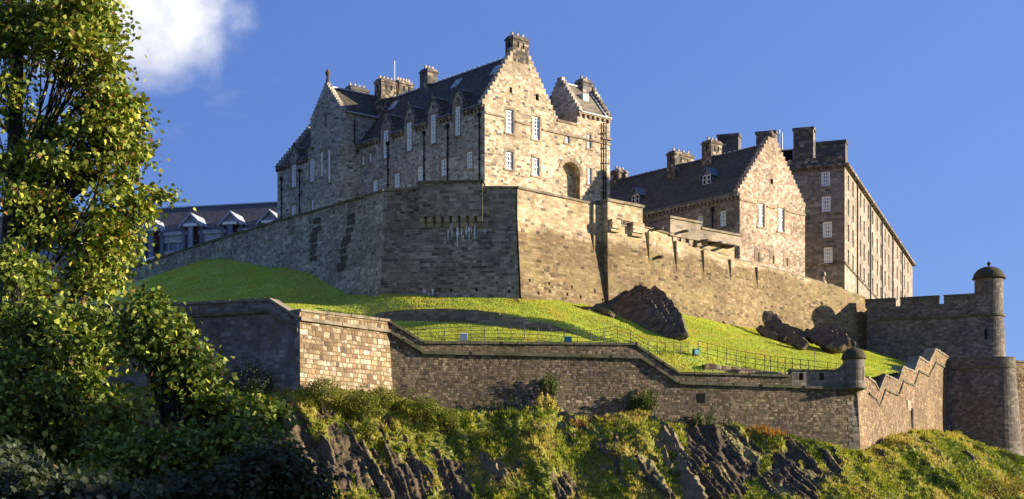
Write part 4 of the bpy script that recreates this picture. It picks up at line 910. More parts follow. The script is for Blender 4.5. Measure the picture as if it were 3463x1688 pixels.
for s in (-1, 1):                                           # spandrels of the round arch
    for k in range(8):
        a0, a1 = math.pi/2*k/8, math.pi/2*(k+1)/8; cx = (n0+n1)/2
        b.face([hB.pt(cx+s*nr*math.cos(a0), ns+nr*math.sin(a0)), hB.pt(cx+s*nr*math.cos(a1), ns+nr*math.sin(a1)), hB.pt(cx+s*nr, ntop+.003)])
        b.face([hB.pt(cx+s*nr*math.cos(a0), ns+nr*math.sin(a0), 0), hB.pt(cx+s*nr*math.cos(a1), ns+nr*math.sin(a1), 0), hB.pt(cx+s*nr*math.cos(a1), ns+nr*math.sin(a1), -.9), hB.pt(cx+s*nr*math.cos(a0), ns+nr*math.sin(a0), -.9)])
b.face([H.pt(aE, 0, ZB0), H.pt(aE, 6, ZB0), H.pt(aE, 6, zE2), H.pt(aE, 0, zE2)]); b.face([H.pt(13.5, 0, zl-2), H.pt(13.5, 6, zl-2), H.pt(13.5, 6, zE2), H.pt(13.5, 0, zE2)])
b.face([H.pt(13.5, 6, ZB0), H.pt(aE, 6, ZB0), H.pt(aE, 6, zE2), H.pt(13.5, 6, zE2)])
b.face([H.pt(10.4, .4, zl-.7), H.pt(13.5, .4, zl-.7), H.pt(13.5, 8, zl-.7), H.pt(10.4, 8, zl-.7)]); b.face([H.pt(10.4, .4, zl-.7), H.pt(13.5, .4, zl-.7), H.pt(13.5, .4, zl), H.pt(10.4, .4, zl)])
b.face([H.pt(10.4, 0, zl), H.pt(13.5, 0, zl), H.pt(13.5, .4, zl), H.pt(10.4, .4, zl)]); b.face([H.pt(10.4, 8, ZB0), H.pt(13.5, 8, ZB0), H.pt(13.5, 8, zl+.2), H.pt(10.4, 8, zl+.2)])
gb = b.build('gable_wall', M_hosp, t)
c = MB()
for k in range(10):                                         # arch ring and string courses
    a0, a1 = math.pi*k/10+.012, math.pi*(k+1)/10-.012; cx = (n0+n1)/2; pts = [(nr+.02, a0), (nr+.02, a1), (nr+.5, a1), (nr+.5, a0)]
    lo = [hB.pt(cx+r*math.cos(a), ns+r*math.sin(a), -.02) for r, a in pts]; hi = [hB.pt(cx+r*math.cos(a), ns+r*math.sin(a), .05) for r, a in pts]; c.hexa(lo, hi)
c.build('arch_ring', M_ash, t); c = MB()
st = [(0, hB.at(Z2(470, 590))[1]), hB.at(Z2(606, 622))]; zs_ = st[0][1]
c.fbox(hB, .02, gw[0][0]-.3, zs_-.1, zs_+.1, -.02, .12); c.fbox(hB, gw[0][1]+.3, gw[1][0]-.3, zs_-.35, zs_-.15, -.02, .12); c.fbox(hB, gw[1][1]+.4, aE+.02, zs_-.55, zs_-.35, -.02, .14); c.fbox(hB, aE-1.3, aE+.12, zE2-2.6, zE2-2.35, -.02, .2)
c.fbox(hB, 10.45, 13.5, zl-.25, zl-.002, -.02, .12); build_each(c, 'string_course', M_ash, t, 6)
nw = wrect(hB, Z2(977, 985), Z2(996, 1055)); window(t, hB, nw[0]+.12, nw[1]+.3, nw[2], nw[3], rd=-.03, nx=2, ny=4, off=-.9)
for o in wins: window(t, hA, *o[:4], nx=o[4], ny=o[5], sur=M_ash_grey)
for o in gw: window(t, hB, *o[:4], nx=o[4], ny=o[5], sur=M_ash, gl=M_glass_d, rd=.2, mu=.085)
b = MB()
for o in slits: b.face([hB.pt(s, z, -.29) for s, z in ((o[0], o[2]), (o[1], o[2]), (o[1], o[3]), (o[0], o[3]))])
build_each(b, 'slit_window', M_dark, t, 1)
for i, (o, (sc_, hw, zh)) in enumerate(zip(wins[:4], dorm)): wallhead_dormer(t, hA, H, 'a', sc_, hw, ZE, zh, zh+1.35, max(.5, (zh-ZE)*.8), M_hosp_side, M_slate)
b = MB(); rise = (ZR_-ZE)/AR
roof_slab(b, H.pt(.38, .7, ZE+.38*rise), H.pt(.38, bl, ZE+.38*rise), H.pt(AR, bl, ZR_), H.pt(AR, .7, ZR_)); roof_slab(b, H.pt(10.6, .7, ZE-.1), H.pt(10.6, bl, ZE-.1), H.pt(AR, bl, ZR_), H.pt(AR, .7, ZR_))
rf = b.build('roof', M_slate, t)
c = MB(); c.beam(H.pt(AR, .7, ZR_), H.pt(AR, bl+.1, ZR_), dR, -.16, .16, -.06, .1); c.beam(H.pt(.35, bl+.02, ZE+.35), H.pt(AR, bl+.02, ZR_+.05), dL, -.12, .12, -.03, .14)
s = .8
while s < bl: q = H.pt(AR, s, ZR_+.1); c.box(H, AR-.035, AR+.035, s, s+.07, ZR_+.1, ZR_+.24); s += .9
c.build('ridge_lead', M_lead, rf)
for (bb, hh) in [(2.3, .5), (9.2, .55), (21.2, .5)]:
    c = MB(); a0, a1 = AR-1.55, AR-.75; zf = lambda a: ZE+a*rise
    c.hexa([H.pt(a0, bb, zf(a0)+.03), H.pt(a0, bb+1.2, zf(a0)+.03), H.pt(a1, bb+1.2, zf(a1)+.03), H.pt(a1, bb, zf(a1)+.03)], [H.pt(a0, bb, zf(a0)+.16), H.pt(a0, bb+1.2, zf(a0)+.16), H.pt(a1, bb+1.2, zf(a1)+.16), H.pt(a1, bb, zf(a1)+.16)]); c.build('skylight', M_lead, rf)
for l, r in gaps_between(dorm, .1, bl):
    c = MB(); c.fbox(hA, l, r, ZE-.28, ZE-.02, -.02, .3); corbels(c, hA, l+.1, r-.2, ZE-.283); c.build('corbel_table', M_chim, t); c = MB(); c.fbox(hA, l, r, ZE-.018, ZE+.1, -.4, .42); c.build('gutter', M_leadd, t)
for x in [Z1(815, 805), Z1(1055, 735), Z2(230, 690), Z2(440, 615)]: pipe(t, hA, x, (0, 720))
for x in [Z2(1252, 660), Z2(1268, 660)]: pipe(t, hB, x, (0, 720), hop=False)
chimney(t, H, AR-1.12, AR+1.12, -.02, 1.3, ZE+5.4, hB.at(Z2(700, 78))[1], M_chim, 3)
chimney(t, H, AR-.75, AR+.75, 15.7, 17.2, ZE+5, 56.6, M_chim_d, 3, slots=False)
chimney(t, H, 3.3, 5.5, bl-.5, bl+.9, ZE+1.5, 56.9, M_chim, 4); chimney(t, H, 6.2, 8.3, bl-.2, bl+1.2, ZE+1.5, 57.3, M_chim, 5)
c = MB(); q = H.pt(6.0, bl+.5, 0); c.tube([(q.x, q.y, 55), (q.x, q.y, 59.6)], .04, 5); c.build('lightning_rod', M_antenna, t)
# the end block: ridge along the gable wall, its own stepped gables
gl_ = Face(H.pt(13.5, 0, 0), H.db, -H.da); gr_ = Face(H.pt(aE, 0, 0), H.db, H.da); r2 = gable_rows(3.0, 3.25, zE2, 54.3, 10, .4)
for fc_, nm in ((gl_, 'stepped_gable'), (gr_, 'stepped_gable')):
    b = MB(); facade(b, fc_, r2, ()); gable_back(b, fc_, r2, .5); b.build(nm, M_hosp_side if fc_ is gl_ else M_chim, t)
b = MB(); roof_slab(b, H.pt(14, -.2, zE2-.1), H.pt(aE-.5, -.2, zE2-.1), H.pt(aE-.5, 3, 53.7), H.pt(14, 3, 53.7)); roof_slab(b, H.pt(14, 6.2, zE2-.1), H.pt(aE-.5, 6.2, zE2-.1), H.pt(aE-.5, 3, 53.7), H.pt(14, 3, 53.7)); rr = b.build('end_roof', M_slate_l, t)
c = MB(); c.beam(H.pt(14, 3, 53.7), H.pt(aE-.5, 3, 53.7), dL, -.2, .2, -.05, .12); c.beam(H.pt(13.9, -.22, zE2-.12), H.pt(aE, -.22, zE2-.12), dL, -.12, .1, -.05, .08)
c.beam(H.pt(aE-.72, -.2, zE2+.02), H.pt(aE-.72, 3, 53.8), dR, -.15, .15, -.02, .1); c.box(H, 15.6, 16.5, 1.3, 2.0, 51.7, 52.55); c.build('lead_flashing', M_lead, rr)
chimney(t, H, aE-2.0, aE-.6, 2.4, 3.7, 52, hB.at(Z2(1180, 352))[1]+.6, M_chim_d, 2, slots=False)
c = MB(); corbels(c, hB, 13.7, aE, zE2-.32, .75, .3, .3, .2); c.fbox(hB, 13.52, aE+.1, zE2-.318, zE2-.1, -.02, .24); c.build('end_cornice', M_ash, t)

# ---- stair-tower wing
A0 = -2.2; wA = aface(H, A0)
t = thing('stone_house', 'tall narrow stone house with a rounded stair tower and finial on its stepped gable', 'building', H.pt(0, 27, 30))
b0, b1 = 23.75, 30.3; zE3 = 52.1; zc = 48.9
r3 = gable_rows((b0+b1)/2, (b1-b0)/2+.1, zE3, 56.0, 11, .3)
sl = wrect(wA, Z1(388, 600), Z1(402, 685))
b = MB(); facade(b, wA, [(zc, zE3, b0, b1)]+r3, [sl+(.3,)], backs={0: 0}); gable_back(b, wA, r3, .6)
wR = bface(H, b0)
b.face([H.pt(A0, b0, zc), H.pt(9, b0, zc), H.pt(9, b0, zE3), H.pt(A0, b0, zE3)]); b.face([H.pt(A0, b1, zc), H.pt(9, b1, 40), H.pt(9, b1, zE3), H.pt(A0, b1, zE3)])
b.face([H.pt(A0, b0, zc), H.pt(9, b0, zc), H.pt(9, b1, zc), H.pt(A0, b1, zc)]); b.face([H.pt(9, b0, zc), H.pt(9, b1, zc), H.pt(9, b1, zE3), H.pt(9, b0, zE3)])
b.build('gable_wall', M_hosp_side, t)
lan = [wrect(wA, Z1(361, 850), Z1(376, 1015))+(2, 8), wrect(wA, Z1(410, 835), Z1(427, 1055))+(2, 10)]
bs_ = 25.6
b = MB(); facade(b, wA, [(ZB0, zc-.002, bs_, b1-.7)], [o[:4] for o in lan], .3)
ring = [H.pt(A0+2.6-2.6*math.cos(a), bs_-2.6*math.sin(a), 0) for a in [k/10*math.pi/2 for k in range(11)]]
u = 0
for p, q in zip(ring, ring[1:]):
    du = (q-p).length; ps = [(p.x, p.y, ZB0), (q.x, q.y, ZB0), (q.x, q.y, 46.4), (p.x, p.y, 46.4)]; b.face(ps, 0, [(u, ZB0), (u+du, ZB0), (u+du, 46.4), (u, 46.4)]); u += du
for k, (z0_, z1_) in enumerate([(46.4, 46.9), (46.9, 47.4), (47.4, 47.9), (47.9, 48.4), (48.4, 48.9)]):   # corbel steps out to the square corner
    f = (k+1)/5; rg = [p+(H.pt(A0+(0 if i < 6 else (i-5)/5*2.6), b0+(bs_-b0)*(1-min(1, i/5)), 0)-p)*f for i, p in enumerate(ring)]
    pv = [p+(H.pt(A0+(0 if i < 6 else (i-5)/5*2.6), b0+(bs_-b0)*(1-min(1, i/5)), 0)-p)*(k/5) for i, p in enumerate(ring)]
    for i in range(10): b.face([(rg[i].x, rg[i].y, z0_), (rg[i+1].x, rg[i+1].y, z0_), (rg[i+1].x, rg[i+1].y, z1_), (rg[i].x, rg[i].y, z1_)]); b.face([(pv[i].x, pv[i].y, z0_), (pv[i+1].x, pv[i+1].y, z0_), (rg[i+1].x, rg[i+1].y, z0_), (rg[i].x, rg[i].y, z0_)])
b.face([H.pt(A0, b1-.7, ZB0), H.pt(A0+1, b1, ZB0), H.pt(A0+1, b1, zc), H.pt(A0, b1-.7, zc)])
b.build('stair_tower', M_hosp_side, t)
for o in lan: window(t, wA, *o[:4], nx=o[4], ny=o[5], sur=M_ash_grey, dress=.14)
b = MB(); bm = (b0+b1)/2
for e in (b0-.2, b1+.2): roof_slab(b, H.pt(A0+.6, e, zE3-.1), H.pt(9, e, zE3-.1), H.pt(9, bm, 55.6), H.pt(A0+.6, bm, 55.6))
rf = b.build('roof', M_slate, t)
c = MB(); c.beam(H.pt(A0+.6, bm, 55.6), H.pt(9, bm, 55.6), dL, -.2, .2, -.05, .12); c.beam(H.pt(A0+.6, b0-.22, zE3-.12), H.pt(9, b0-.22, zE3-.12), dL, -.1, .12, -.05, .1); c.build('ridge_lead', M_lead, rf)
c = MB(); q = H.pt(A0+.3, bm, 0); c.lathe((q.x, q.y), [(.28, 55.9), (.22, 56.5), (.12, 56.7), (.3, 57.0), (.33, 57.25), (.15, 57.55), (.02, 57.7)], 8); c.build('finial', M_chim_d, t)
chimney(t, H, 2.9, 5.6, 29.2, 30.5, 52, 57.2, M_chim_d, 4, slots=False)
pipe(t, wR, Z1(583, 640), (0, Z1(0, 800)[1]), hop=False)
for x in [Z1(593, 870), Z1(606, 862)]: pipe(t, aface(H, -.06), x, (0, 690))

# ---- lower west wing with its stepped end gable
A1 = -1.2; vA = aface(H, A1); bE = vA.at((938, 560))[0]
t = thing('stone_house', 'low stone wing with two wall-head dormers and a stepped end gable beside the stair tower', 'building', H.pt(0, 34, 30))
ow = [wrect(vA, Z1(168, 938), Z1(198, 1085))+(3, 6), wrect(vA, Z1(289, 897), Z1(319, 1050))+(3, 6), wrect(vA, Z1(167, 1208), Z1(197, 1300))+(3, 4), wrect(vA, Z1(299, 1170), Z1(317, 1252))+(2, 4), wrect(vA, Z1(352, 1175), Z1(371, 1234))+(2, 3)]
rows = [(ZB0, ZE, b1-1.2, bE)]; dorm = []
for o in ow[:2]:
    sc_ = (o[0]+o[1])/2; hw = (o[1]-o[0])/2+.4; zh = max(o[3]+.4, ZE+.5); rows.append((ZE, zh, sc_-hw, sc_+hw)); dorm.append((sc_, hw, zh))
b = MB(); facade(b, vA, rows, [o[:4] for o in ow], .3)
b.face([H.pt(A1, bE, ZB0), H.pt(9, bE, ZB0), H.pt(9, bE, ZE), H.pt(A1, bE, ZE)])
b.build('front_wall', M_hosp_side, t)
fe = Face(H.pt(0, bE, 0), H.da, H.db); r4 = gable_rows(3.9, 5.3, ZE, 54.4, 14, .5); b = MB(); facade(b, fe, r4, ()); gable_back(b, fe, r4, .6); b.build('stepped_gable', M_hosp_side, t)
for o in ow: window(t, vA, *o[:4], nx=o[4], ny=o[5], sur=M_ash_grey)
for (sc_, hw, zh) in dorm: wallhead_dormer(t, vA, H, 'a', sc_, hw, ZE, zh, zh+1.3, max(.5, (zh-ZE)*.8), M_hosp_side, M_slate)
b = MB(); roof_slab(b, H.pt(A1+.38, b1-.5, ZE+.36), H.pt(A1+.38, bE-.6, ZE+.36), H.pt(3.9, bE-.6, 54.0), H.pt(3.9, b1-.5, 54.0)); roof_slab(b, H.pt(9.2, b1-.5, ZE-.1), H.pt(9.2, bE-.6, ZE-.1), H.pt(3.9, bE-.6, 54.0), H.pt(3.9, b1-.5, 54.0)); b.build('roof', M_slate, t)
for l, r in gaps_between(dorm, b1-.7, bE+.1):
    c = MB(); c.fbox(vA, l, r, ZE-.3, ZE-.02, -.02, .22); corbels(c, vA, l+.1, r-.2, ZE-.303); c.build('corbel_table', M_chim, t); c = MB(); c.fbox(vA, l, r, ZE-.018, ZE+.1, -.4, .36); c.build('gutter', M_leadd, t)
for x in [Z1(108, 1040), Z1(228, 985)]: pipe(t, vA, x, (0, 760))

# ---- pink rubble house
G = Fr((25.5, 178), dR, dL); pA_, pB_ = aface(G, 0), bface(G, 0); ZG = 40.5; aG = 11.4; aM = 5.6; zRG = 47.0; bG = 30
t = thing('stone_house', 'pink rubble house with a broad stepped gable and long slate roof behind the battery', 'building', G.pt(5, 8, 27))
gw = [wrect(pB_, Z3(1142, 604), Z3(1184, 770))+(3, 6), wrect(pB_, Z3(1283, 636), Z3(1325, 803))+(3, 6)]
low = [wrect(pB_, Z3(1137, 952), Z3(1147, 1013)), wrect(pB_, Z3(1240, 972), Z3(1253, 1030)), wrect(pB_, Z3(1338, 990), Z3(1348, 1045)), wrect(pB_, Z3(1226, 430), Z3(1246, 466))]
rG = gable_rows(aM, aM+.3, ZG, zRG+.6, 15, .75)
b = MB(); facade(b, pB_, [(26, ZG, 0, aG)]+rG, [o[:4] for o in gw]+[o+(.3,) for o in low], .3, backs={2: 0, 3: 0, 4: 0, 5: 0}); gable_back(b, pB_, rG, .7)
b.face([G.pt(aG, 0, 26), G.pt(aG, bG, 26), G.pt(aG, bG, ZG), G.pt(aG, 0, ZG)]); b.build('gable_wall', M_pink, t)
b = MB()
for o in low: b.face([pB_.pt(s, z, -.28) for s, z in ((o[0], o[2]), (o[1], o[2]), (o[1], o[3]), (o[0], o[3]))])
build_each(b, 'slit_window', M_dark, t, 1)
c = MB()
for o in low[:3]: c.fbox(pB_, o[0]-.55, o[0]-.003, o[2]-.1, o[3]+.15, -.02, .03); c.fbox(pB_, o[1]+.003, o[1]+.4, o[2]-.1, o[3]+.15, -.02, .03); c.fbox(pB_, o[0]-.55, o[1]+.4, o[3]+.153, o[3]+.5, -.02, .035)
zs_ = gw[0][3]-.05
c.fbox(pB_, .02, gw[0][0]-.45, zs_-.1, zs_+.1, -.02, .1); c.fbox(pB_, gw[0][1]+.45, gw[1][0]-.45, zs_-.25, zs_-.05, -.02, .1); c.fbox(pB_, gw[1][1]+.45, aG+.05, zs_-.35, zs_-.15, -.02, .1)
build_each(c, 'dressed_stone', M_ash, t, 6)
sw = [wrect(pA_, Z3(868, 655), Z3(912, 766))+(3, 4), wrect(pA_, Z3(706, 693), Z3(748, 785))+(3, 4)]
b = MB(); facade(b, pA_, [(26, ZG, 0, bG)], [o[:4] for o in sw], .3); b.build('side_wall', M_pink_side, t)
for o in gw: window(t, pB_, *o[:4], nx=o[4], ny=o[5], sur=M_ash, gl=M_glass_d, rd=.2, mu=.085)
for o in sw: window(t, pA_, *o[:4], nx=o[4], ny=o[5], sur=M_ash_grey)
ri = (zRG-ZG)/aM; b = MB()
for a in (-.25, aG+.25): roof_slab(b, G.pt(a, .7, ZG-.15), G.pt(a, bG, ZG-.15), G.pt(aM, bG, zRG), G.pt(aM, .7, zRG))
rf = b.build('roof', M_slate, t)
c = MB(); c.beam(G.pt(aM, .7, zRG), G.pt(aM, bG, zRG), dR, -.15, .15, -.05, .09); s = .9
while s < bG: c.box(G, aM-.035, aM+.035, s, s+.07, zRG+.09, zRG+.21); s += .8
c.build('ridge_lead', M_leadd, rf)
c = MB(); c.fbox(pA_, .1, bG, ZG-.3, ZG-.02, -.02, .3); corbels(c, pA_, .3, bG, ZG-.303, .6); c.build('corbel_table', M_pink_side, t)
c = MB(); c.fbox(pA_, .1, bG, ZG-.018, ZG+.09, .1, .4); c.build('gutter', M_leadd, t)
pipe(t, pA_, Z3(820, 655), (0, 830))
def roof_dormer(parent, b_, hw, zb, h):
    """small lead-sided roof dormer with two casements"""
    a0 = (zb-ZG)/ri; fcd = Face(G.pt(a0, b_, 0), G.db, -G.da); z0, z1 = zb, zb+h; bk = h/ri+.1
    d = MB()
    for s in (-hw, hw): d.face([fcd.pt(s, z0, 0), fcd.pt(s, z1, 0), fcd.pt(s, z1, -bk)])
    d.fbox(fcd, -hw-.12, hw+.12, z0-.3, z0, -.1, .1); dm = d.build('dormer_cheeks', M_leadd, parent)
    d = MB(); d.fbox(fcd, -hw, hw, z0, z1, -.12, -.03)
    d.build('casement_back', M_dark, dm)
    d = MB()
    for s in (-hw+.1, .06):
        w2 = hw-.16
        for (x0, x1, y0, y1) in [(s, s+.08, z0, z1), (s+w2-.08, s+w2, z0, z1), (s+.08, s+w2-.08, z0, z0+.09), (s+.08, s+w2-.08, z1-.09, z1), (s+.08, s+w2-.08, (z0+z1)/2-.03, (z0+z1)/2+.03)]: d.fbox(fcd, x0, x1, y0, y1, -.028, .03)
    d.build('casement_frame', M_white, dm)
    d = MB(); za = z1+.95; bk2 = (za-zb)/ri+.1
    for s in (-1, 1): roof_slab(d, fcd.pt(s*(hw+.25), z1-.15, .25), fcd.pt(0, za, .25), fcd.pt(0, za, -bk2), fcd.pt(s*(hw+.25), z1-.15, -bk), .1)
    d.face([fcd.pt(-hw, z1, -.02), fcd.pt(hw, z1, -.02), fcd.pt(0, za-.12, -.02)])
    d.build('dormer_roof', M_leadd, dm)
fa1 = aface(G, (43.0-ZG)/ri)
for q0, q1 in [(Z3(775, 470), Z3(775, 420)), (Z3(270, 605), Z3(270, 545))]:
    # the slope face: try the depth at which the pixel lies on the roof plane
    for it in range(1):
        best = min((abs(aface(G, a).at(q0)[1]-(ZG+a*ri)), a) for a in np.linspace(.2, 5.2, 80)); a = best[1]
    s, z = aface(G, a).at(q0); h = aface(G, a).at(q1)[1]-z
    roof_dormer(t, s, .72, ZG+a*ri, max(1.1, h))
def roof_chim(q, wa, wb, pots, axis, top):
    best = min((abs(bface(G, b_).at(q)[0]-aM), b_) for b_ in np.linspace(1, 32, 300)); b_ = best[1]
    z = bface(G, b_).at((q[0], top))[1]; chimney(t, G, aM-wa/2, aM+wa/2, b_-wb/2, b_+wb/2, zRG-2.0, z, M_chim, pots, axis)
roof_chim((2095, 600), 1.7, 1.5, 3, 'a', Z3(0, 368)[1]); roof_chim((2302, 540), 3.4, 1.3, 4, 'a', Z3(0, 246)[1]); roof_chim((2408, 500), 1.9, 1.5, 3, 'a', Z3(0, 162)[1])
c = MB(); q = pB_.pt(aM, 0, -.35); c.lathe((q.x, q.y), [(.5, zRG+.6), (.55, zRG+1.0), (.35, zRG+1.3), (.1, zRG+1.5)], 10); c.build('gable_finial', M_chim, t)

# ---- barracks
dB3 = (.3446, .9387); dA3 = (-.9387, .3446); B3 = Fr((40.8, 195), dB3, dA3); fS, fP = bface(B3, 0), aface(B3, 0)   # fS: long west front, fP: shaded end
t = thing('barracks', 'huge five storey barracks with a long sunlit window front running away from the camera', 'building', B3.pt(20, 5, 28))
LB3 = fS.at(Z4(872, 915))[0]; zTop = fP.at(Z4(450, 290))[1]; zPar = fP.at(Z4(440, 228))[1]; Wd = 17.0; zB = 26
pw = [wrect(fP, Z4(317, 325), Z4(371, 412)), wrect(fP, Z4(321, 473), Z4(375, 567)), wrect(fP, Z4(327, 628), Z4(383, 724)), wrect(fP, Z4(333, 783), Z4(387, 880))]
b = MB(); facade(b, fP, [(zB, zTop, 0, Wd)], pw, .3); b.build('end_wall', M_barr, t)
for i, o in enumerate(pw): window(t, fP, *o, nx=4, ny=4, gl=(M_glass_blue, M_glass_blue, M_glass, M_blind)[i], sur=M_barr, dress=.25)
rowsz = [(pw[0][2], pw[0][3]), (pw[1][2], pw[1][3]), (pw[2][2], pw[2][3]), (pw[3][2], pw[3][3])]
ops = []
cols = [3.2, 7.2, 14, 17.5, 22, 26, 31, 35, 40, 44.5, 50, 55, 60, 65, 70]
for cx in cols:
    if cx > LB3-2: continue
    for z0, z1 in rowsz: ops.append((cx-.65, cx+.65, z0-.1, z1+.1))
b = MB(); facade(b, fS, [(zB, zTop, 0, LB3)], ops, .42); b.face([B3.pt(LB3, 0, zB), B3.pt(LB3, Wd, zB), B3.pt(LB3, Wd, zTop), B3.pt(LB3, 0, zTop)]); b.build('front_wall', M_barr_lit, t)
for o in ops: window(t, fS, *o, rd=.4, nx=3, ny=4, gl=M_glass_d)
c = MB(); c.fbox(fS, 0, LB3+.3, zTop-.002, zTop+.3, -.4, .55); c.fbox(fP, -.55, Wd, zTop+.002, zTop+.298, -.4, .45); c.fbox(fP, -.1, Wd, zTop+.302, zPar, -.5, .05); c.fbox(fS, .55, LB3, zTop+.302, zPar-.15, -.5, .05)
zs_ = fP.at(Z4(300, 887))[1]; c.fbox(fP, -.1, Wd, zs_-.15, zs_+.12, -.02, .14); c.fbox(fS, 0.15, LB3, zs_-.15, zs_+.12, -.02, .14); corbels(c, fP, .2, Wd, zTop-.004, .5, .2, .25, .3); c.build('cornice_and_parapet', M_chim, t)
for i in range(5):
    s = 9.8+i*12.6; c = MB(); c.tube([fS.pt(s, zTop, .2), fS.pt(s, zB+2, .2)], .1, 6); c.build('drainpipe', M_iron, t)
for i in range(7): # ground floor arches
    s = 3.2+i*4.2; c = MB(); pts = [(-.7, 28.5), (.7, 28.5), (.7, 31.2)]+[(.7*math.cos(a), 31.2+.7*math.sin(a)) for a in [k/6*math.pi for k in range(1, 6)]]+[(-.7, 31.2)]
    c.face([fS.pt(s+x, z, .015) for x, z in pts]); c.build('arched_doorway', M_dark, t)
b = MB(); b.face([B3.pt(.3, .3, zTop+.1), B3.pt(LB3, .3, zTop+.1), B3.pt(LB3, Wd, zTop+.1), B3.pt(.3, Wd, zTop+.1)])
roof_slab(b, B3.pt(1.5, .8, zTop+.2), B3.pt(LB3, .8, zTop+.2), B3.pt(LB3, Wd/2, zTop+2.6), B3.pt(4.5, Wd/2, zTop+2.6)); b.face([B3.pt(1.5, .8, zTop+.2), B3.pt(1.5, Wd, zTop+.2), B3.pt(4.5, Wd/2, zTop+2.6)]); b.build('roof', M_slate_b, t)
def bchim(x0, x1, ytop, depth, z0=None):
    fc = aface(B3, depth); s0, z = fc.at((x0, ytop)); s1, _ = fc.at((x1, ytop)); lo, hi = min(s0, s1), max(s0, s1)
    c = MB(); c.box(B3, depth, depth+1.6, lo, hi, zTop, z-.35); c.box(B3, depth-.12, depth+1.72, lo-.12, hi+.12, z-.348, z); ch = c.build('chimney', M_chim_d, t)
bchim(2683, 2750, 434, .1); bchim(2755, 2859, 481, 7.5); bchim(2557, 2622, 446, 4); bchim(2427, 2497, 456, 5)
for x0, x1, y in [(2886, 2917, 573), (2955, 2984, 678), (3012, 3032, 754)]:
    s = fS.at(((x0+x1)/2, y))[0]; fc = aface(B3, s-1); lo, hi = sorted((fc.at((x0, y))[0], fc.at((x1, y))[0])); z = fc.at((x0, y))[1]
    c = MB(); c.box(B3, s-1, s+.6, 1.0, 4.4, zTop, z-.35); c.box(B3, s-1.12, s+.72, .88, 4.52, z-.348, z); c.build('chimney', M_chim_d, t)
for x, y0 in [(Z3(1286, 0)[0], Z3(0, 80)[1]), (Z3(1306, 0)[0], Z3(0, 105)[1])]:
    fc = aface(B3, 3); s, z = fc.at((x, y0)); c = MB(); c.tube([fc.pt(s, zTop, 0), fc.pt(s, zTop+2.0, 0), fc.pt(s, zTop+2.01, 0), fc.pt(s, z, 0)], [.05, .05, .12, .12], 6); c.build('antenna', M_antenna, t)
fc = aface(B3, .8); s0, z1 = fc.at(Z4(60, 200)); s1, z0 = fc.at(Z4(150, 245)); lo, hi = sorted((s0, s1)); c = MB(); c.fbox(fc, lo, hi, zTop, z1, -2, 0); c.build('plant_room', M_dark, t); c = MB(); c.fbox(fc, lo-.15, hi, z1+.003, z1+.12, -2.1, .1); c.fbox(fc, lo-.12, lo+.08, zTop, z1, -.2, .12); c.build('plant_room_trim', M_lead, t)

# ---- museum range with lead dormers
MU = Face((-30.9, 210), (-.97, .24), (-.24, -.97))
t = thing('museum_block', 'long slate roofed block with grey pointed dormers rising over the curtain wall', 'building', MU.pt(12, 30))
zEv = MU.at(Z6(880, 250))[1]; zRi = 47.7; Lm = 48
mD = MU.at(Z6(482, 157))[0]; apx = [MU.at(Z6(x, y)) for x, y in [(228, 188), (482, 157), (735, 145), (985, 135)]]
b = MB(); b.fbox(MU, -4, Lm, 30, zEv-2.6, -14, 0); b.build('lower_wall', M_render, t)
b = MB(); b.fbox(MU, -4, Lm, zEv-2.6, zEv-.5, -13.9, -.25); b.build('strip_window_band', M_glass_blue, t)
c = MB(); c.fbox(MU, -4, Lm, zEv-.5, zEv, -13.9, .25); c.fbox(MU, -4, Lm, zEv-1.45, zEv-.52, -.24, .02); c.fbox(MU, -4, Lm, zEv-2.75, zEv-2.55, -.24, .05)
s = -3.2
while s < Lm: c.fbox(MU, s-.07, s+.07, zEv-2.55, zEv-1.45, -.24, -.05); s += 1.35
c.build('fascia', M_lead, t)
b = MB(); nb = V((0, 0, 0)); roof_slab(b, MU.pt(-4, zEv, .2), MU.pt(Lm, zEv, .2), MU.pt(Lm, zRi, -7), MU.pt(-4, zRi, -7)); roof_slab(b, MU.pt(-4, zEv, -14.2), MU.pt(Lm, zEv, -14.2), MU.pt(Lm, zRi, -7), MU.pt(-4, zRi, -7)); rf = b.build('roof', M_slate_b, t)
c = MB(); c.beam(MU.pt(-4, zRi, -7), MU.pt(Lm, zRi, -7), MU.n, -.2, .2, -.05, .12); c.build('ridge_lead', M_lead, rf)
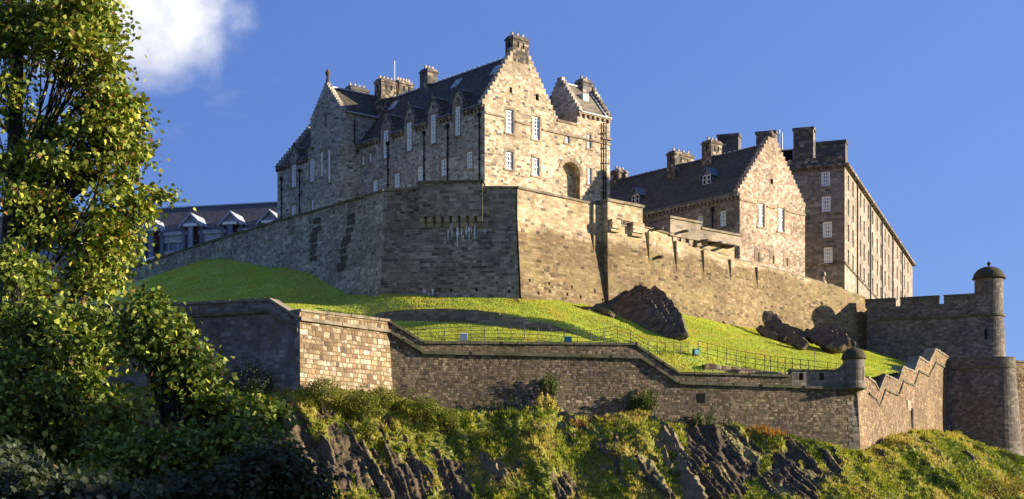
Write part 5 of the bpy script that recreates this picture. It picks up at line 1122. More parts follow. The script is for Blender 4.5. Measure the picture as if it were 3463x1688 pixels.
for (s, za) in apx+[(apx[0][0]+10.3, apx[0][1]-.1), (apx[0][0]+20.6, apx[0][1]-.1)]:
    d = MB(); hw = 1.75; zv = za-1.75
    for k in (-1, 1):
        roof_slab(d, MU.pt(s+k*hw, zv, .9), MU.pt(s, za, .9), MU.pt(s, za, -4.5), MU.pt(s+k*hw, zv, -2), .16)
        p, q = MU.pt(s+k*hw, zv-.12, .95), MU.pt(s, za-.12, .95); up = V((0, 0, .4)); n3 = V((MU.n.x, MU.n.y, 0)); d.hexa([p-up*.6, q-up*.6, q-up*.6-n3*.2, p-up*.6-n3*.2], [p+up*.3, q+up*.3, q+up*.3-n3*.2, p+up*.3-n3*.2])
    d.face([MU.pt(s-hw*.9, zv-.1, .45), MU.pt(s+hw*.9, zv-.1, .45), MU.pt(s, za-.25, .45)])
    dm = d.build('dormer_gable', M_lead, t)
    zb = zEv-4.4; zt = zv-.1; o0, o1 = .05, .9; hw2 = .95; d = MB()
    plan = [(-hw2, .0), (-.35, .75), (.35, .75), (hw2, .0)]
    pl = [MU.pt(s+x, 0, o+.1) for x, o in plan]
    for i in range(3):
        p, q = pl[i], pl[i+1]; d.face([(p.x, p.y, zb), (q.x, q.y, zb), (q.x, q.y, zt), (p.x, p.y, zt)], 0 if i == 1 else 1)
    d.build('bay_window', [M_glass_blue, M_glass_red], dm)
    d = MB()
    for p in pl: d.tube([(p.x, p.y, zb), (p.x, p.y, zt)], .07, 5)
    for zz_ in (zb+.02, zb+1.6, zb+3.0): d.tube([(p.x, p.y, zz_) for p in pl], .05, 4)
    d.fbox(MU, s-hw2-.55, s-hw2-.12, zb-.1, zt+.3, -.2, .3); d.fbox(MU, s+hw2+.12, s+hw2+.55, zb-.1, zt+.3, -.2, .3); d.fbox(MU, s-hw2-.5, s+hw2+.5, zb-.45, zb-.12, -.2, .8); d.build('bay_frame', M_leadd, dm)
    d = MB(); d.fbox(MU, s-hw2-.05, s+hw2+.05, zt+.002, zt+.35, -.2, .98); d.build('bay_head', M_white, dm)
# grey end of another range beyond the curtain wall
FE = Face(P(560, 900, 205)[:2], (-.97, .2), (-.2, -.97)); q0, q1 = FE.at((197, 860)), FE.at((262, 868))
E2 = Fr(FE.pt(q1[0], 0), FE.d, -FE.n)
t = thing('stone_house', 'small grey stone house with one chimney half hidden by sycamore leaves', 'building', E2.pt(3, 3, 27)); zt = q0[1]
b = MB(); b.box(E2, -5, q0[0]-q1[0], 0, 8, 26, zt); b.build('wall', M_cur, t)
b = MB(); roof_slab(b, E2.pt(-5.2, -.2, zt), E2.pt(q0[0]-q1[0]+.2, -.2, zt), E2.pt(q0[0]-q1[0]-.8, 4, zt+.6), E2.pt(-5.2, 4, zt+.6)); b.build('roof', M_slate, t); chimney(t, E2, -.5, .8, 1, 2, zt, zt+1.4, M_chim, 1)
# ---------------------------------------------------------------- rocks
def rock(name, label, slabs, mat, rough=.35, cat='rock', group=None, res=7, seed=1):
    """angular rock of bedded slabs: each (p0, p1, width, thickness, side vector)"""
    vs, cs, lp = [], [], []; n0 = 0
    for k, (p0, p1, wd, th, side) in enumerate(slabs):
        p0, p1 = V(p0), V(p1); d = p1-p0; L = d.length; d.normalize(); sd = V(side); sd = (sd-d*sd.dot(d)).normalized(); up = d.cross(sd).normalized()
        nl = max(4, int(L/.3)); nw = max(3, int(wd/.3)); ntk = max(2, int(th/.3))
        def grid(fn, na, nb):
            nonlocal n0
            A, Bq = np.meshgrid(np.linspace(0, 1, na+1), np.linspace(0, 1, nb+1), indexing='ij'); u, v, t = fn(A, Bq)
            tap = 1-.35*np.abs(2*u-1)**3
            pt = np.array(p0)+np.outer(u.ravel()*L, d)+np.outer(((v-.5)*wd*tap).ravel(), sd)+np.outer(((t-.5)*th*tap).ravel(), up)
            q = pt*.55; q2 = pt*2.6
            for ax in range(3):
                pt[:, ax] += (fbm(q[:, 0]+ax*31+seed*7, q[:, 1], q[:, 2], 3)-.5)*rough*2.2+(fbm(q2[:, 0]+ax*13, q2[:, 1]+seed*3, q2[:, 2], 2)-.5)*rough*1.5
            I = np.arange((na+1)*(nb+1)).reshape(na+1, nb+1)+n0; qd = quads(I); vs.append(pt); lp.append(qd.ravel()); cs.append(np.full(len(qd), 4)); n0 += len(pt)
        one = np.ones_like
        for c in (0, 1):
            grid(lambda a, b, c=c: (a, b, one(a)*c), nl, nw); grid(lambda a, b, c=c: (a, one(a)*c, b), nl, ntk); grid(lambda a, b, c=c: (one(a)*c, a, b), nw, ntk)
    v = np.concatenate(vs); o = np_mesh(name, v, np.concatenate(cs), np.concatenate(lp), mat, loc=tuple(slabs[0][1])); return tag(o, label, cat, group)
sd_ = (.55, .35, .75)
def pxs(lst): return [(P(x0, y0, Y0), P(x1, y1, Y1), w_, t_, s_) for (x0, y0, Y0, x1, y1, Y1, w_, t_, s_) in lst]
def lerp(a, b, t): return tuple(x+(y-x)*t for x, y in zip(a, b))
def bedded(upper, lower, n, wd, th, seed):
    r = random.Random(seed); o = []
    for i in range(n):
        t = i/(n-1); a = lerp(upper[0], lower[0], t); b = lerp(upper[1], lower[1], t); f0 = r.uniform(-.02, .14); f1 = r.uniform(.86, 1.03)
        p, q = lerp(a, b, f0), lerp(a, b, f1); o.append((*p, *q, wd*r.uniform(.75, 1.2), th*r.uniform(.7, 1.3), (.9, .1, .75)))
    return o
rock('rock_outcrop', 'great dark leaning crag of tilted slabs against the sunlit curtain wall',
     pxs(bedded(((2205, 985, 150.8), (2316, 1160, 135)), ((2100, 1022, 148), (2205, 1106, 140)), 14, 2.0, .6, 4)+bedded(((2165, 975, 150.6), (2225, 1065, 145.5)), ((2085, 1008, 149.5), (2120, 1070, 145.5)), 6, 1.6, .6, 9)), M_rock, .2)
rock('rock_outcrop', 'pointed dark rock rising from the bright grass near the curtain wall foot',
     pxs([(2598, 1062, 160, 2612, 1118, 157.5, 1.2, .8, (1, 0, .2)), (2612, 1068, 159.6, 2632, 1122, 157, 1.2, .7, (1, 0, .2))]+bedded(((2620, 1090, 158.5), (2748, 1152, 155)), ((2566, 1112, 157), (2640, 1150, 153)), 6, 1.0, .6, 2)), M_rock, .18, seed=2)
rock('boulder', 'small dark boulder lying in the grass below the pointed rock',
     pxs([(2668, 1142, 151.5, 2728, 1172, 149.5, 1.1, .6, (.5, .3, 1)), (2690, 1150, 151, 2722, 1176, 149.5, .9, .5, (.5, .3, 1))]), M_rock, .18, seed=2)
rock('rock_outcrop', 'broad brown rock hump beside the shadowed foot of the tower',
     pxs(bedded(((2790, 1104, 160.5), (2884, 1178, 153)), ((2722, 1125, 156), (2840, 1180, 150.5)), 9, 1.3, .65, 3)), M_rock, .2, seed=3)
rock('rock_ledge', 'small dark rock ledge at the bastion foot close to its sharp corner', pxs([(1845, 1030, 142.5, 1870, 1036, 142, .5, .35, (0, 0, 1)), (1862, 1032, 142.6, 1890, 1040, 142.2, .5, .35, (0, 0, 1))]), M_rock, .12, seed=5)
rock('rock_ledge', 'longer dark rock ledge at the bastion foot meeting the leaning crag', pxs([(1912, 1040, 143.5, 1990, 1054, 143, .7, .5, (0, 0, 1)), (1970, 1050, 144.5, 2065, 1072, 143, 1.0, .8, (0, 0, 1)), (2020, 1062, 144, 2075, 1085, 142.5, 1.0, .8, (0, 0, 1))]), M_rock, .16, seed=6)
# big bedded slabs standing out of the crag
slab_spec = [
    ('tall lichened slab pair running down the crag below the tallest bush', [(2200, 1412, 2330, 1640, 1.2, .5), (2235, 1405, 2336, 1590, .8, .4), (2170, 1425, 2270, 1590, .7, .4), (2290, 1590, 2365, 1700, 1.4, .5)]),
    ('tilted slab under the yellow bush with grass along its top', [(1868, 1362, 1925, 1420, .7, .3), (1890, 1400, 1975, 1460, .6, .3), (1885, 1430, 1935, 1485, .6, .3)]),
    ('thin pale edged slab on the dark crag above the lower trees', [(1068, 1462, 1135, 1575, .6, .25), (1140, 1580, 1200, 1700, .6, .25)]),
    ('long thin slab edge descending the crag under the rounded bushes', [(1125, 1395, 1240, 1560, .6, .3), (1230, 1540, 1290, 1640, .5, .25)]),
    ('slab rib half buried in turf beside the broad grassy gully', [(1290, 1395, 1370, 1500, .6, .3), (1275, 1600, 1325, 1700, .5, .25)]),
    ('narrow slab rib beneath the orange tinted turf bank', [(1410, 1555, 1475, 1655, .6, .3), (1345, 1580, 1400, 1690, .5, .25)]),
    ('pale edged slab with a bush on its lower end', [(1627, 1535, 1692, 1625, .7, .3)]),
    ('broken slab pair beside the small green bush', [(2018, 1478, 2100, 1565, .6, .3), (2055, 1455, 2100, 1505, .5, .25)]),
    ('short slab rib in the middle of the turf slope', [(2035, 1575, 2120, 1660, .7, .35)]),
    ('pair of slab edges on the bare crag face under the orange grass', [(2580, 1530, 2640, 1610, .6, .3), (2575, 1600, 2615, 1650, .7, .3)]),
    ('slab edge near the crag top under the long rampart front', [(2715, 1530, 2765, 1595, .6, .3), (2590, 1505, 2640, 1555, .5, .25)]),
]
for k, (lab, ss) in enumerate(slab_spec):
    sl = []
    for (x0, y0, x1, y1, wd, th) in ss:
        p, q = crag_near((x0, y0)), crag_near((x1, y1)); off = V((0, .12, -.1)); sl.append((p+off, q+off, wd*1.3, th, (.85, -.2, .5)))
    rock('rock_slab', lab, sl, M_slab if k in (0, 1, 6, 9) else M_rock, .3, seed=20+k, group='tilted slabs on the crag')

# ---------------------------------------------------------------- foliage
OUT = np.array([(0, -.06), (.10, .02), (.30, -.02), (.27, .16), (.50, .30), (.30, .44), (.33, .60), (.17, .62), (.0, 1.0), (-.17, .62), (-.33, .60), (-.30, .44), (-.50, .30), (-.27, .16), (-.30, -.02), (-.10, .02)])
OUT = OUT-np.array([0, .35])
DIA = np.array([(0, -.5), (.3, -.05), (.16, .3), (0, .5), (-.16, .3), (-.3, -.05)])
def leaves(name, pos, size, out, cols, mat, parent, up=.55, rnd=.8, shape=OUT, fold=.22):
    n = len(pos); nr = out*.45+np.array([0, 0, up])+RNG.normal(size=(n, 3))*rnd; nr /= np.linalg.norm(nr, axis=1)[:, None]
    t = RNG.normal(size=(n, 3))*.8+out*.5+np.array([0, 0, -.6]); t -= nr*(t*nr).sum(1)[:, None]; t /= np.linalg.norm(t, axis=1)[:, None]; b = np.cross(nr, t)
    m = len(shape); sz = size*RNG.uniform(.65, 1.2, n)
    x, y = shape[:, 0], shape[:, 1]; zf = -fold*np.abs(x)-fold*.5*np.maximum(0, y)**2
    v = pos[:, None, :]+sz[:, None, None]*(b[:, None, :]*x[None, :, None]+t[:, None, :]*y[None, :, None]+nr[:, None, :]*zf[None, :, None])
    return np_mesh(name, v.reshape(-1, 3), np.full(n, m), np.arange(n*m), mat, parent, colors=np.repeat(cols, m, 0))
def leafcols(n, base, alt, alt2=None, f=.3, f2=.08, j=.25):
    c = np.tile(np.array(base), (n, 1)); r = RNG.uniform(size=n); c[r < f] = alt
    if alt2 is not None: c[r > 1-f2] = alt2
    return c*RNG.uniform(1-j, 1+j, (n, 1))
GAP = [.43]
def sprays(clumps, per, sr):
    """clumps (centre, radii, number of sprays): leaf positions gathered in drooping sprays near the clump's surface"""
    P_, O_, C_, SP = [], [], [], []
    for ci, (c, r, k) in enumerate(clumps):
        c = np.array(c); r = np.array(r); sr_c = min(sr, .085+.33*float(r.mean())); per_c = per*max(.35, (sr_c/sr)**1.3); d = RNG.normal(size=(k, 3)); d /= np.linalg.norm(d, axis=1)[:, None]
        rad = RNG.uniform(.25, 1.0, k)**.5; ctr = c+d*r*rad[:, None]
        keep = vnoise(ctr[:, 0]*1.7+5.3, ctr[:, 1]*1.7+2.1, ctr[:, 2]*1.7) > GAP[0]
        ctr, d = ctr[keep], d[keep]; SP.append(ctr)
        for q, dd in zip(ctr, d):
            n = int(RNG.integers(int(per_c*.5), int(per_c*1.5)))
            o = RNG.normal(size=(n, 3))*sr_c*np.array([1, 1, .55]); p = q+o; p[:, 2] -= (o[:, 0]**2+o[:, 1]**2)*.5
            P_.append(p); oo = o/(np.linalg.norm(o, axis=1)[:, None]+1e-6); O_.append(oo*.6+dd*.6); C_.append(np.full(n, ci))
    return np.concatenate(P_), np.concatenate(O_), np.concatenate(C_), SP
def curve_pts(a, b, bend, n=6):
    a, b = V(a), V(b); m = (a+b)/2+V(bend); return [a*(1-t)**2+m*2*t*(1-t)+b*t*t for t in [i/n for i in range(n+1)]]
def pclump(x, y, Y, rx, ry, rd, k):
    rx, ry = max(8, rx-26), max(8, ry-22)
    p = P(x, y, Y); s = Y/FPX; return (tuple(p), (rx*s, rd, ry*s), k)
def sycamore(label, base, top, clumps, per, sr, size, pal, r0=.22, bendk=.4, twig=.5):
    t = thing('sycamore_tree', label, 'tree', base)
    p, o, ci, SP = sprays(clumps, per, sr); n = len(p)
    cols = leafcols(n, *pal); leaves('crown', p, np.full(n, size), o, cols, M_leaf, t)
    b = MB(); tp = curve_pts(base, top, (random.uniform(-.4, .4), .3, 0), 9); rr = [r0*(1-.62*i/9) for i in range(10)]; b.tube(tp, rr, 9)
    tw = MB()
    for (c, r, k), sp in zip(clumps, SP):
        c = V(c); j = min(range(len(tp)), key=lambda i: (tp[i]-(c-V((0, 0, .9)))).length); st = tp[max(0, j-1)]
        lp = curve_pts(st, st.lerp(c, .84), (0, 0, -.15*(c-st).length), 6); L = max(.016, r0*.16); b.tube(lp, [L*(1-.88*i/6) for i in range(7)], 6)
        for q in sp[::max(1, int(1/twig))]:
            q = V(q); m = lp[random.randint(3, 6)]; tw.tube(curve_pts(m, q, (random.uniform(-.1, .1), random.uniform(-.1, .1), .1), 3), [.014, .011, .008, .004], 4, cap=False)
    tr = b.build('trunk', M_wood, t, smooth=True); tw.build('twigs', M_wood, tr)
    return t
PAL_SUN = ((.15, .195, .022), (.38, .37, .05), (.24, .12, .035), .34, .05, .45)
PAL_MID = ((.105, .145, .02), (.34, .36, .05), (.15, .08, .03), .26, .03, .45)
PAL_SHADE = ((.038, .048, .014), (.06, .075, .024), (.07, .08, .02), .35, .08, .3)  # dark tints put the shade over the low sycamore into its leaf colour
YT = 25.0
cl = [pclump(300, 40, YT, 95, 60, 1.0, 60), pclump(180, 40, YT+.4, 140, 80, 1.2, 90), pclump(298, 150, YT-.2, 85, 75, .9, 55), pclump(60, 120, YT+.2, 140, 120, 1.2, 90), pclump(200, 180, YT+.4, 110, 90, 1.0, 55), pclump(352, 110, YT+.3, 40, 60, .5, 30), pclump(275, 240, YT, 110, 35, .7, 30), pclump(365, 215, YT, 40, 28, .4, 14), pclump(200, 400, YT, 90, 80, .8, 40),
      pclump(330, 330, YT, 120, 55, .9, 55), pclump(425, 350, YT+.2, 42, 42, .5, 20), pclump(230, 310, YT-.2, 110, 60, 1.0, 45), pclump(80, 350, YT+.2, 150, 110, 1.2, 100), pclump(360, 440, YT, 70, 50, .7, 44), pclump(410, 400, YT+.15, 60, 60, .5, 34), pclump(410, 490, YT+.1, 45, 70, .6, 44), pclump(60, 520, YT+.2, 130, 100, 1.2, 80),
      pclump(240, 560, YT, 120, 70, 1.0, 38), pclump(380, 590, YT, 65, 70, .7, 40), pclump(120, 700, YT+.2, 130, 90, 1.1, 64), pclump(320, 690, YT, 110, 60, .9, 46), pclump(470, 690, YT+.1, 60, 34, .4, 12), pclump(525, 655, YT+.2, 36, 22, .3, 6), pclump(588, 650, YT+.2, 18, 14, .15, 3),
      pclump(385, 780, YT, 55, 90, .6, 34), pclump(180, 800, YT-.2, 70, 45, .7, 20), pclump(320, 870, YT, 85, 80, .7, 44), pclump(340, 960, YT-.1, 70, 50, .7, 24), pclump(490, 735, YT, 40, 22, .3, 6)]
tA = P(-110, 1850, YT+.3); tA.z = 0
sycamore('tall sycamore with thinning yellow green leaves rising past the cloud', tuple(tA), tuple(P(60, 100, YT)), cl, 40, .21, .092, PAL_SUN, .24)
cl = [pclump(50, 900, 23, 70, 70, .9, 40), pclump(30, 1060, 23, 130, 100, 1.1, 70), pclump(170, 1110, 22.6, 130, 110, 1.1, 80), pclump(260, 1180, 22.4, 110, 90, 1.0, 60), pclump(330, 1090, 22.6, 70, 60, .6, 36), pclump(420, 1120, 22.8, 50, 60, .5, 26), pclump(120, 960, 23, 60, 40, .6, 18), pclump(30, 1280, 22, 150, 120, 1.2, 110), pclump(210, 1330, 21.8, 140, 110, 1.2, 110), pclump(50, 1480, 21.6, 160, 120, 1.2, 110), pclump(220, 1490, 21.8, 120, 90, 1.0, 60)]
tA = P(90, 1850, 22.6); tA.z = 0
sycamore('dense sycamore with lit upper leaves and deep shade below at the frame edge', tuple(tA), tuple(P(120, 1020, 22.6)), cl, 44, .19, .088, PAL_MID, .2, twig=.35)
cl = [pclump(510, 1010, 21, 32, 50, .25, 14), pclump(500, 1090, 21, 60, 70, .5, 36), pclump(580, 1130, 21, 75, 70, .6, 50), pclump(630, 1210, 21, 65, 80, .6, 50), pclump(500, 1210, 21, 80, 90, .7, 55), pclump(655, 1270, 21.1, 40, 50, .4, 24), pclump(560, 1330, 20.8, 110, 80, .8, 60), pclump(420, 1390, 20.6, 110, 90, .9, 70),
      pclump(700, 1400, 20.8, 130, 90, .9, 95), pclump(830, 1480, 20.8, 110, 100, .9, 95), pclump(640, 1530, 20.4, 150, 100, 1.0, 120), pclump(470, 1540, 20.2, 140, 90, 1.0, 90), pclump(890, 1400, 21.2, 60, 60, .6, 36)]
tA = P(560, 1850, 20.8); tA.z = 0
sycamore('rounded sycamore with a bright leafy top standing before the shaded rampart', tuple(tA), tuple(P(540, 1150, 20.9)), cl, 44, .17, .082, PAL_MID, .17, twig=.4)
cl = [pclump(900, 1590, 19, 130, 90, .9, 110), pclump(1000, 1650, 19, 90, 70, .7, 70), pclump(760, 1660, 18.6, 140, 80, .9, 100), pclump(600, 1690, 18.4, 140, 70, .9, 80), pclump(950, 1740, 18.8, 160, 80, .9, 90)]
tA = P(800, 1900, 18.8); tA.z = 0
sycamore('low dark leafy sycamore spreading in shade over the crag foot', tuple(tA), tuple(P(800, 1650, 18.8)), cl, 40, .16, .082, PAL_SHADE, .13, twig=.3)
cl = [pclump(120, 1640, 15.5, 170, 70, .8, 70), pclump(330, 1680, 15.3, 170, 60, .8, 60), pclump(20, 1560, 15.8, 90, 60, .6, 34)]
tA = P(160, 2300, 15.5); tA.z = 0
sycamore('nearest small sycamore with large dull bluish leaves along the frame bottom', tuple(tA), tuple(P(180, 1680, 15.5)), cl, 32, .15, .085, ((.05, .062, .026), (.085, .10, .05), (.10, .08, .03), .4, .04, .3), .09, twig=.2)
# unseen tree added outside the frame to cast shade over the lower leaves
cl = [((22.5, 21.4, 7.6), (2.4, 5.2, 3.1), 380), ((23.5, 20.6, 4.2), (2.4, 6.4, 3.2), 380), ((22.0, 26.2, 6.2), (2.0, 3.2, 3.2), 240), ((22.0, 16.2, 5.8), (2.0, 3.4, 3.2), 240)]
def shade_tree():
    t = thing('sycamore_tree', 'unseen bushy tree added beyond the frame edge to shade the lower leaves', 'tree', (23, 21, 0)); p, o, ci, SP = sprays(cl, 16, .4); leaves('crown', p, np.full(len(p), .5), o, leafcols(len(p), *PAL_MID), M_leaf, t)
    b = MB(); b.tube([(23, 21, 0), (22.8, 21, 3.0), (22.5, 21.3, 7.6)], [.3, .22, .08], 8); b.build('trunk', M_wood, t)
shade_tree()

# bushes on the crag and along the rampart foot
def bush(name, label, c, r, n, size, pal, mat=M_shrub, group=None, up=.6, cat='bush', stems=5):
    c = np.array(c); t = thing(name, label, cat, (c[0], c[1], c[2]-r[2]*.8), group); r = np.array(r)
    k = max(6, n//22); d = RNG.normal(size=(k, 3)); d[:, 2] = np.abs(d[:, 2])*.9-.25; d /= np.linalg.norm(d, axis=1)[:, None]
    ctr = c+d*r*RNG.uniform(.55, 1.0, (k, 1))**.6*(1+.35*(vnoise(d[:, 0]*2.2+c[0], d[:, 1]*2.2, d[:, 2]*2.2+c[2])-.5))[:, None]
    i = RNG.integers(0, k, n); sp = r.mean()*.17; off = RNG.normal(size=(n, 3))*sp; p = ctr[i]+off
    leaves('foliage', p, np.full(n, size), d[i]*.8+off/sp*.3, leafcols(n, *pal), mat, t, up=up, shape=DIA, rnd=.55)
    b = MB()
    for q in range(stems): e = ctr[q % k]; b.tube(curve_pts((c[0], c[1], c[2]-r[2]), e, (0, 0, .1), 4), [.04, .035, .03, .02, .01], 4)
    b.build('stems', M_wood, t); return t
PB = ((.15, .18, .02), (.26, .25, .035), (.09, .11, .018), .4, .2, .3)
for k, (x, y, rx, ry, lab) in enumerate([(1090, 1338, 62, 58, 'largest round gorse bush below the pale rampart face'), (1205, 1370, 80, 46, 'wide gorse bush between the two rounder ones at the lit wall foot'), (1290, 1350, 52, 40, 'gorse bush under the corner where the pale and brown ramparts meet'), (1230, 1402, 66, 28, 'low gorse bush hanging over the crag edge'), (1365, 1374, 34, 26, 'small gorse bush second along the brown rampart foot'), (1440, 1388, 50, 44, 'rounded gorse bush standing clear on the turf slope'),
        (1515, 1425, 40, 40, 'dark edged gorse bush above the broad turf gully'), (1247, 1452, 28, 40, 'narrow gorse bush growing between slab ribs')]):
    p = crag_near((x, y+ry*.7)); s = p.y/FPX; c = P(x, y, p.y-.4); bush('gorse_bush', lab, c, (rx*s, ry*s*1.0, ry*s), int(3600*rx*ry/3000), .13, PB, group='gorse bushes on the crag')
def shoots(name, label, x, y0, y1, wpx, n, pal, size=.16, dens=26, lean=.15, cat='bush', mat=M_shrub, wallface=FF):
    """upright leafy shoots growing from one foot"""
    s, zb = wallface.at((x, y0)); b0_ = wallface.pt(s, zb, max(0, 13-zb)*.09+.35); sc_ = b0_.y/FPX; H_ = (y0-y1)*sc_; t = thing(name, label, cat, tuple(b0_))
    pos, out, b = [], [], MB()
    for k in range(n):
        f = RNG.uniform(-1, 1); q0 = V((b0_.x+f*wpx*sc_*.45, b0_.y+RNG.uniform(-.2, .2), b0_.z-.3)); h = H_*(1-.45*abs(f)**1.5)*RNG.uniform(.6, 1.0); q1 = q0+V((f*wpx*sc_*.3+RNG.normal()*lean*.5, RNG.normal()*.2-.1, h)); cv = curve_pts(q0, q1, (RNG.normal()*.1, 0, 0), 5)
        b.tube(cv, [.03, .025, .02, .015, .01, .005], 4, cap=False)
        m = max(4, int(dens*h)); tt = RNG.uniform(.12, 1, m); a = np.array([tuple(v) for v in cv]); ii = tt*5; i0 = np.minimum(4, ii.astype(int)); pp = a[i0]+(a[i0+1]-a[i0])*(ii-i0)[:, None]; oo = RNG.normal(size=(m, 3)); oo[:, 2] = np.abs(oo[:, 2])
        pos.append(pp+oo*.08*(1.3-tt)[:, None]); out.append(oo)
    p = np.concatenate(pos); leaves('foliage', p, np.full(len(p), size), np.concatenate(out), leafcols(len(p), *pal), mat, t, shape=DIA, up=.3); b.build('stems', M_wood, t)
PG = ((.09, .14, .025), (.15, .20, .035), (.06, .09, .02), .35, .2, .3); PYL = ((.72, .58, .12), (.60, .52, .10), (.80, .70, .28), .35, .25, .2)
shoots('buddleia_bush', 'tallest green shoots against the brown rampart above the lichened slab pair', 2168, 1392, 1292, 80, 30, PG, .15, 48)
shoots('buddleia_bush', 'dark green shoots climbing the rampart behind the yellow bush', 1852, 1330, 1240, 52, 18, PG, .14, 44)
shoots('yellow_bush', 'bright yellow leaved bush at the rampart foot', 1838, 1402, 1306, 58, 22, PYL, .19, 60)
shoots('buddleia_bush', 'spreading green shoots under the square drain hole', 2368, 1440, 1372, 66, 20, PG, .14, 44)
for x, y0, y1, w_, n, lab in [(2275, 1432, 1385, 16, 5, 'slim green shoot between the two broad bushes'), (2432, 1436, 1402, 14, 4, 'short green tuft beyond the drain hole bush'), (2458, 1430, 1398, 14, 4, 'last short green tuft before the orange grass'),
        (1195, 1330, 1285, 70, 14, 'weeds growing up the pale rampart face behind the gorse'), (1380, 1345, 1300, 50, 10, 'weeds just past the corner of pale and brown ramparts'), (1625, 1385, 1312, 24, 6, 'thin weed tuft midway between gorse and yellow bush'), (1682, 1388, 1318, 34, 8, 'green weed cluster nearest the yellow bush'), (1735, 1382, 1310, 40, 7, 'sparse tall weeds by the yellow bush')]:
    shoots('weeds', lab, x, y0, y1, w_, n, PG, .12, 18, cat='weeds', wallface=FK if x < 1300 else FF)
for x, y, rx, ry, pal, lab in [(2103, 1432, 24, 30, PB, 'small upright yellow green bush on the saddle of the crag'), (2072, 1525, 30, 28, ((.26, .25, .04), (.34, .28, .08), None, .4, 0, .3), 'pale yellow tussock bush in the slope centre'), (2936, 1556, 17, 17, ((.045, .075, .012), (.07, .10, .02), None, .4, 0, .3), 'small round dark green bush below the rampart corner'), (1712, 1640, 28, 20, ((.30, .25, .07), (.22, .2, .05), None, .4, 0, .3), 'straw coloured bush at the foot of the pale edged slab'), (1960, 1437, 24, 18, ((.28, .11, .03), (.2, .13, .04), None, .4, 0, .3), 'rust coloured bush on the dark tilted slab'), (1800, 1455, 44, 30, ((.05, .07, .016), (.10, .12, .025), None, .35, 0, .3), 'dark round bush in the turf under the yellow bush'), (1650, 1475, 46, 26, PB, 'rounded grassy bush capping the dark hummock')]:
    p = crag_near((x, y+ry*.5)); s = p.y/FPX; c = P(x, y, p.y-.3); bush('bush', lab, c, (rx*s, ry*s, ry*s), max(140, int(1400*rx*ry/3000)), .13, pal)
p = crag_near((3400, 1650)); c = P(3400, 1655, 100); bush('autumn_bush', 'yellow and orange autumn bush in the lower corner of the slope', c, (1.5, 1.2, 1.0), 1600, .13, ((.36, .26, .03), (.30, .14, .02), (.13, .13, .03), .3, .3, .3))
c = P(3462, 1240, 175); bush('bush', 'reddish leafy growth on the far wall end', c+V((1.4, 0, -1)), (1.6, 1.5, 2.2), 500, .2, ((.20, .14, .05), (.13, .13, .03), None, .4, 0, .3))
# dark ivy mound in the angle of the shaded rampart
s, z = FL.at((880, 1290)); c = FL.pt(s, z-.4, 1.2); bush('ivy_mound', 'dark ivy mound piled in the angle of the shaded rampart', c, (1.9, 1.3, 1.6), 2200, .16, ((.05, .07, .02), (.075, .10, .025), None, .35, 0, .3))

# turf tufts on the crag (nobody could count them)
w_t = ((1-rockm)*sstep(KK, .015, .05)*(sx_[:, None] > -24)).ravel(); w_t = w_t*(.35+vnoise(XX.ravel()*.9, ZZ.ravel()*.9, 2.0)); w_t /= w_t.sum()
NTF = 26000; pick = RNG.choice(len(w_t), NTF, p=w_t); base = PX.reshape(-1, 3)[pick]+RNG.normal(size=(NTF, 3))*.05
pn = fbm(base[:, 0]*.42, base[:, 2]*.6, 21.0, 3); pal = np.array([(.12, .16, .02), (.27, .30, .03), (.43, .41, .06), (.55, .43, .13)])
pi = np.clip((pn-.30)/.4*3.6+RNG.normal(size=NTF)*.55, 0, 3); col = pal[np.round(pi).astype(int)]*RNG.uniform(.7, 1.25, (NTF, 1))
org = np.zeros(NTF, bool)
for (px, py, rx, ry) in [(2600, 1462, 95, 18), (2530, 1560, 24, 10), (1950, 1440, 30, 12)]:
    fx = CX+base[:, 0]/base[:, 1]*FPX; fy = HY-(base[:, 2]-CZ)/base[:, 1]*FPX; org |= (RNG.uniform(size=NTF) < .6) & (((fx-px)/rx)**2+((fy-py)/ry)**2 < 1)
col[org] = np.array((.42, .19, .04))*RNG.uniform(.7, 1.2, (org.sum(), 1))
NB = 6; bs0 = np.repeat(base, NB, 0); bc = np.repeat(col, NB, 0)*RNG.uniform(.8, 1.2, (NTF*NB, 1)); m = len(bs0); ang = RNG.uniform(0, 2*np.pi, m); ln = RNG.uniform(.14, .36, m)*np.repeat(np.where(org, 1.9, 1.0), NB)
dr = np.stack([np.cos(ang), np.sin(ang), np.zeros(m)], 1); root = bs0+dr*RNG.uniform(0, .14, (m, 1)); sdv = np.stack([-np.sin(ang), np.cos(ang), np.zeros(m)], 1)*.045
tip = root+dr*(ln*.7)[:, None]*RNG.uniform(.2, 1.0, (m, 1))+np.stack([np.zeros(m), -ln*.15, ln*.85], 1)
v = np.stack([root-sdv, root+sdv, tip], 1).reshape(-1, 3)
tf = np_mesh('turf', v, np.full(m, 3), np.arange(m*3), M_blade, loc=(0, 115, 8), colors=np.repeat(bc, 3, 0)); tag(tf, 'rough green and straw coloured turf covering the crag ledges', 'grass', kind='stuff')
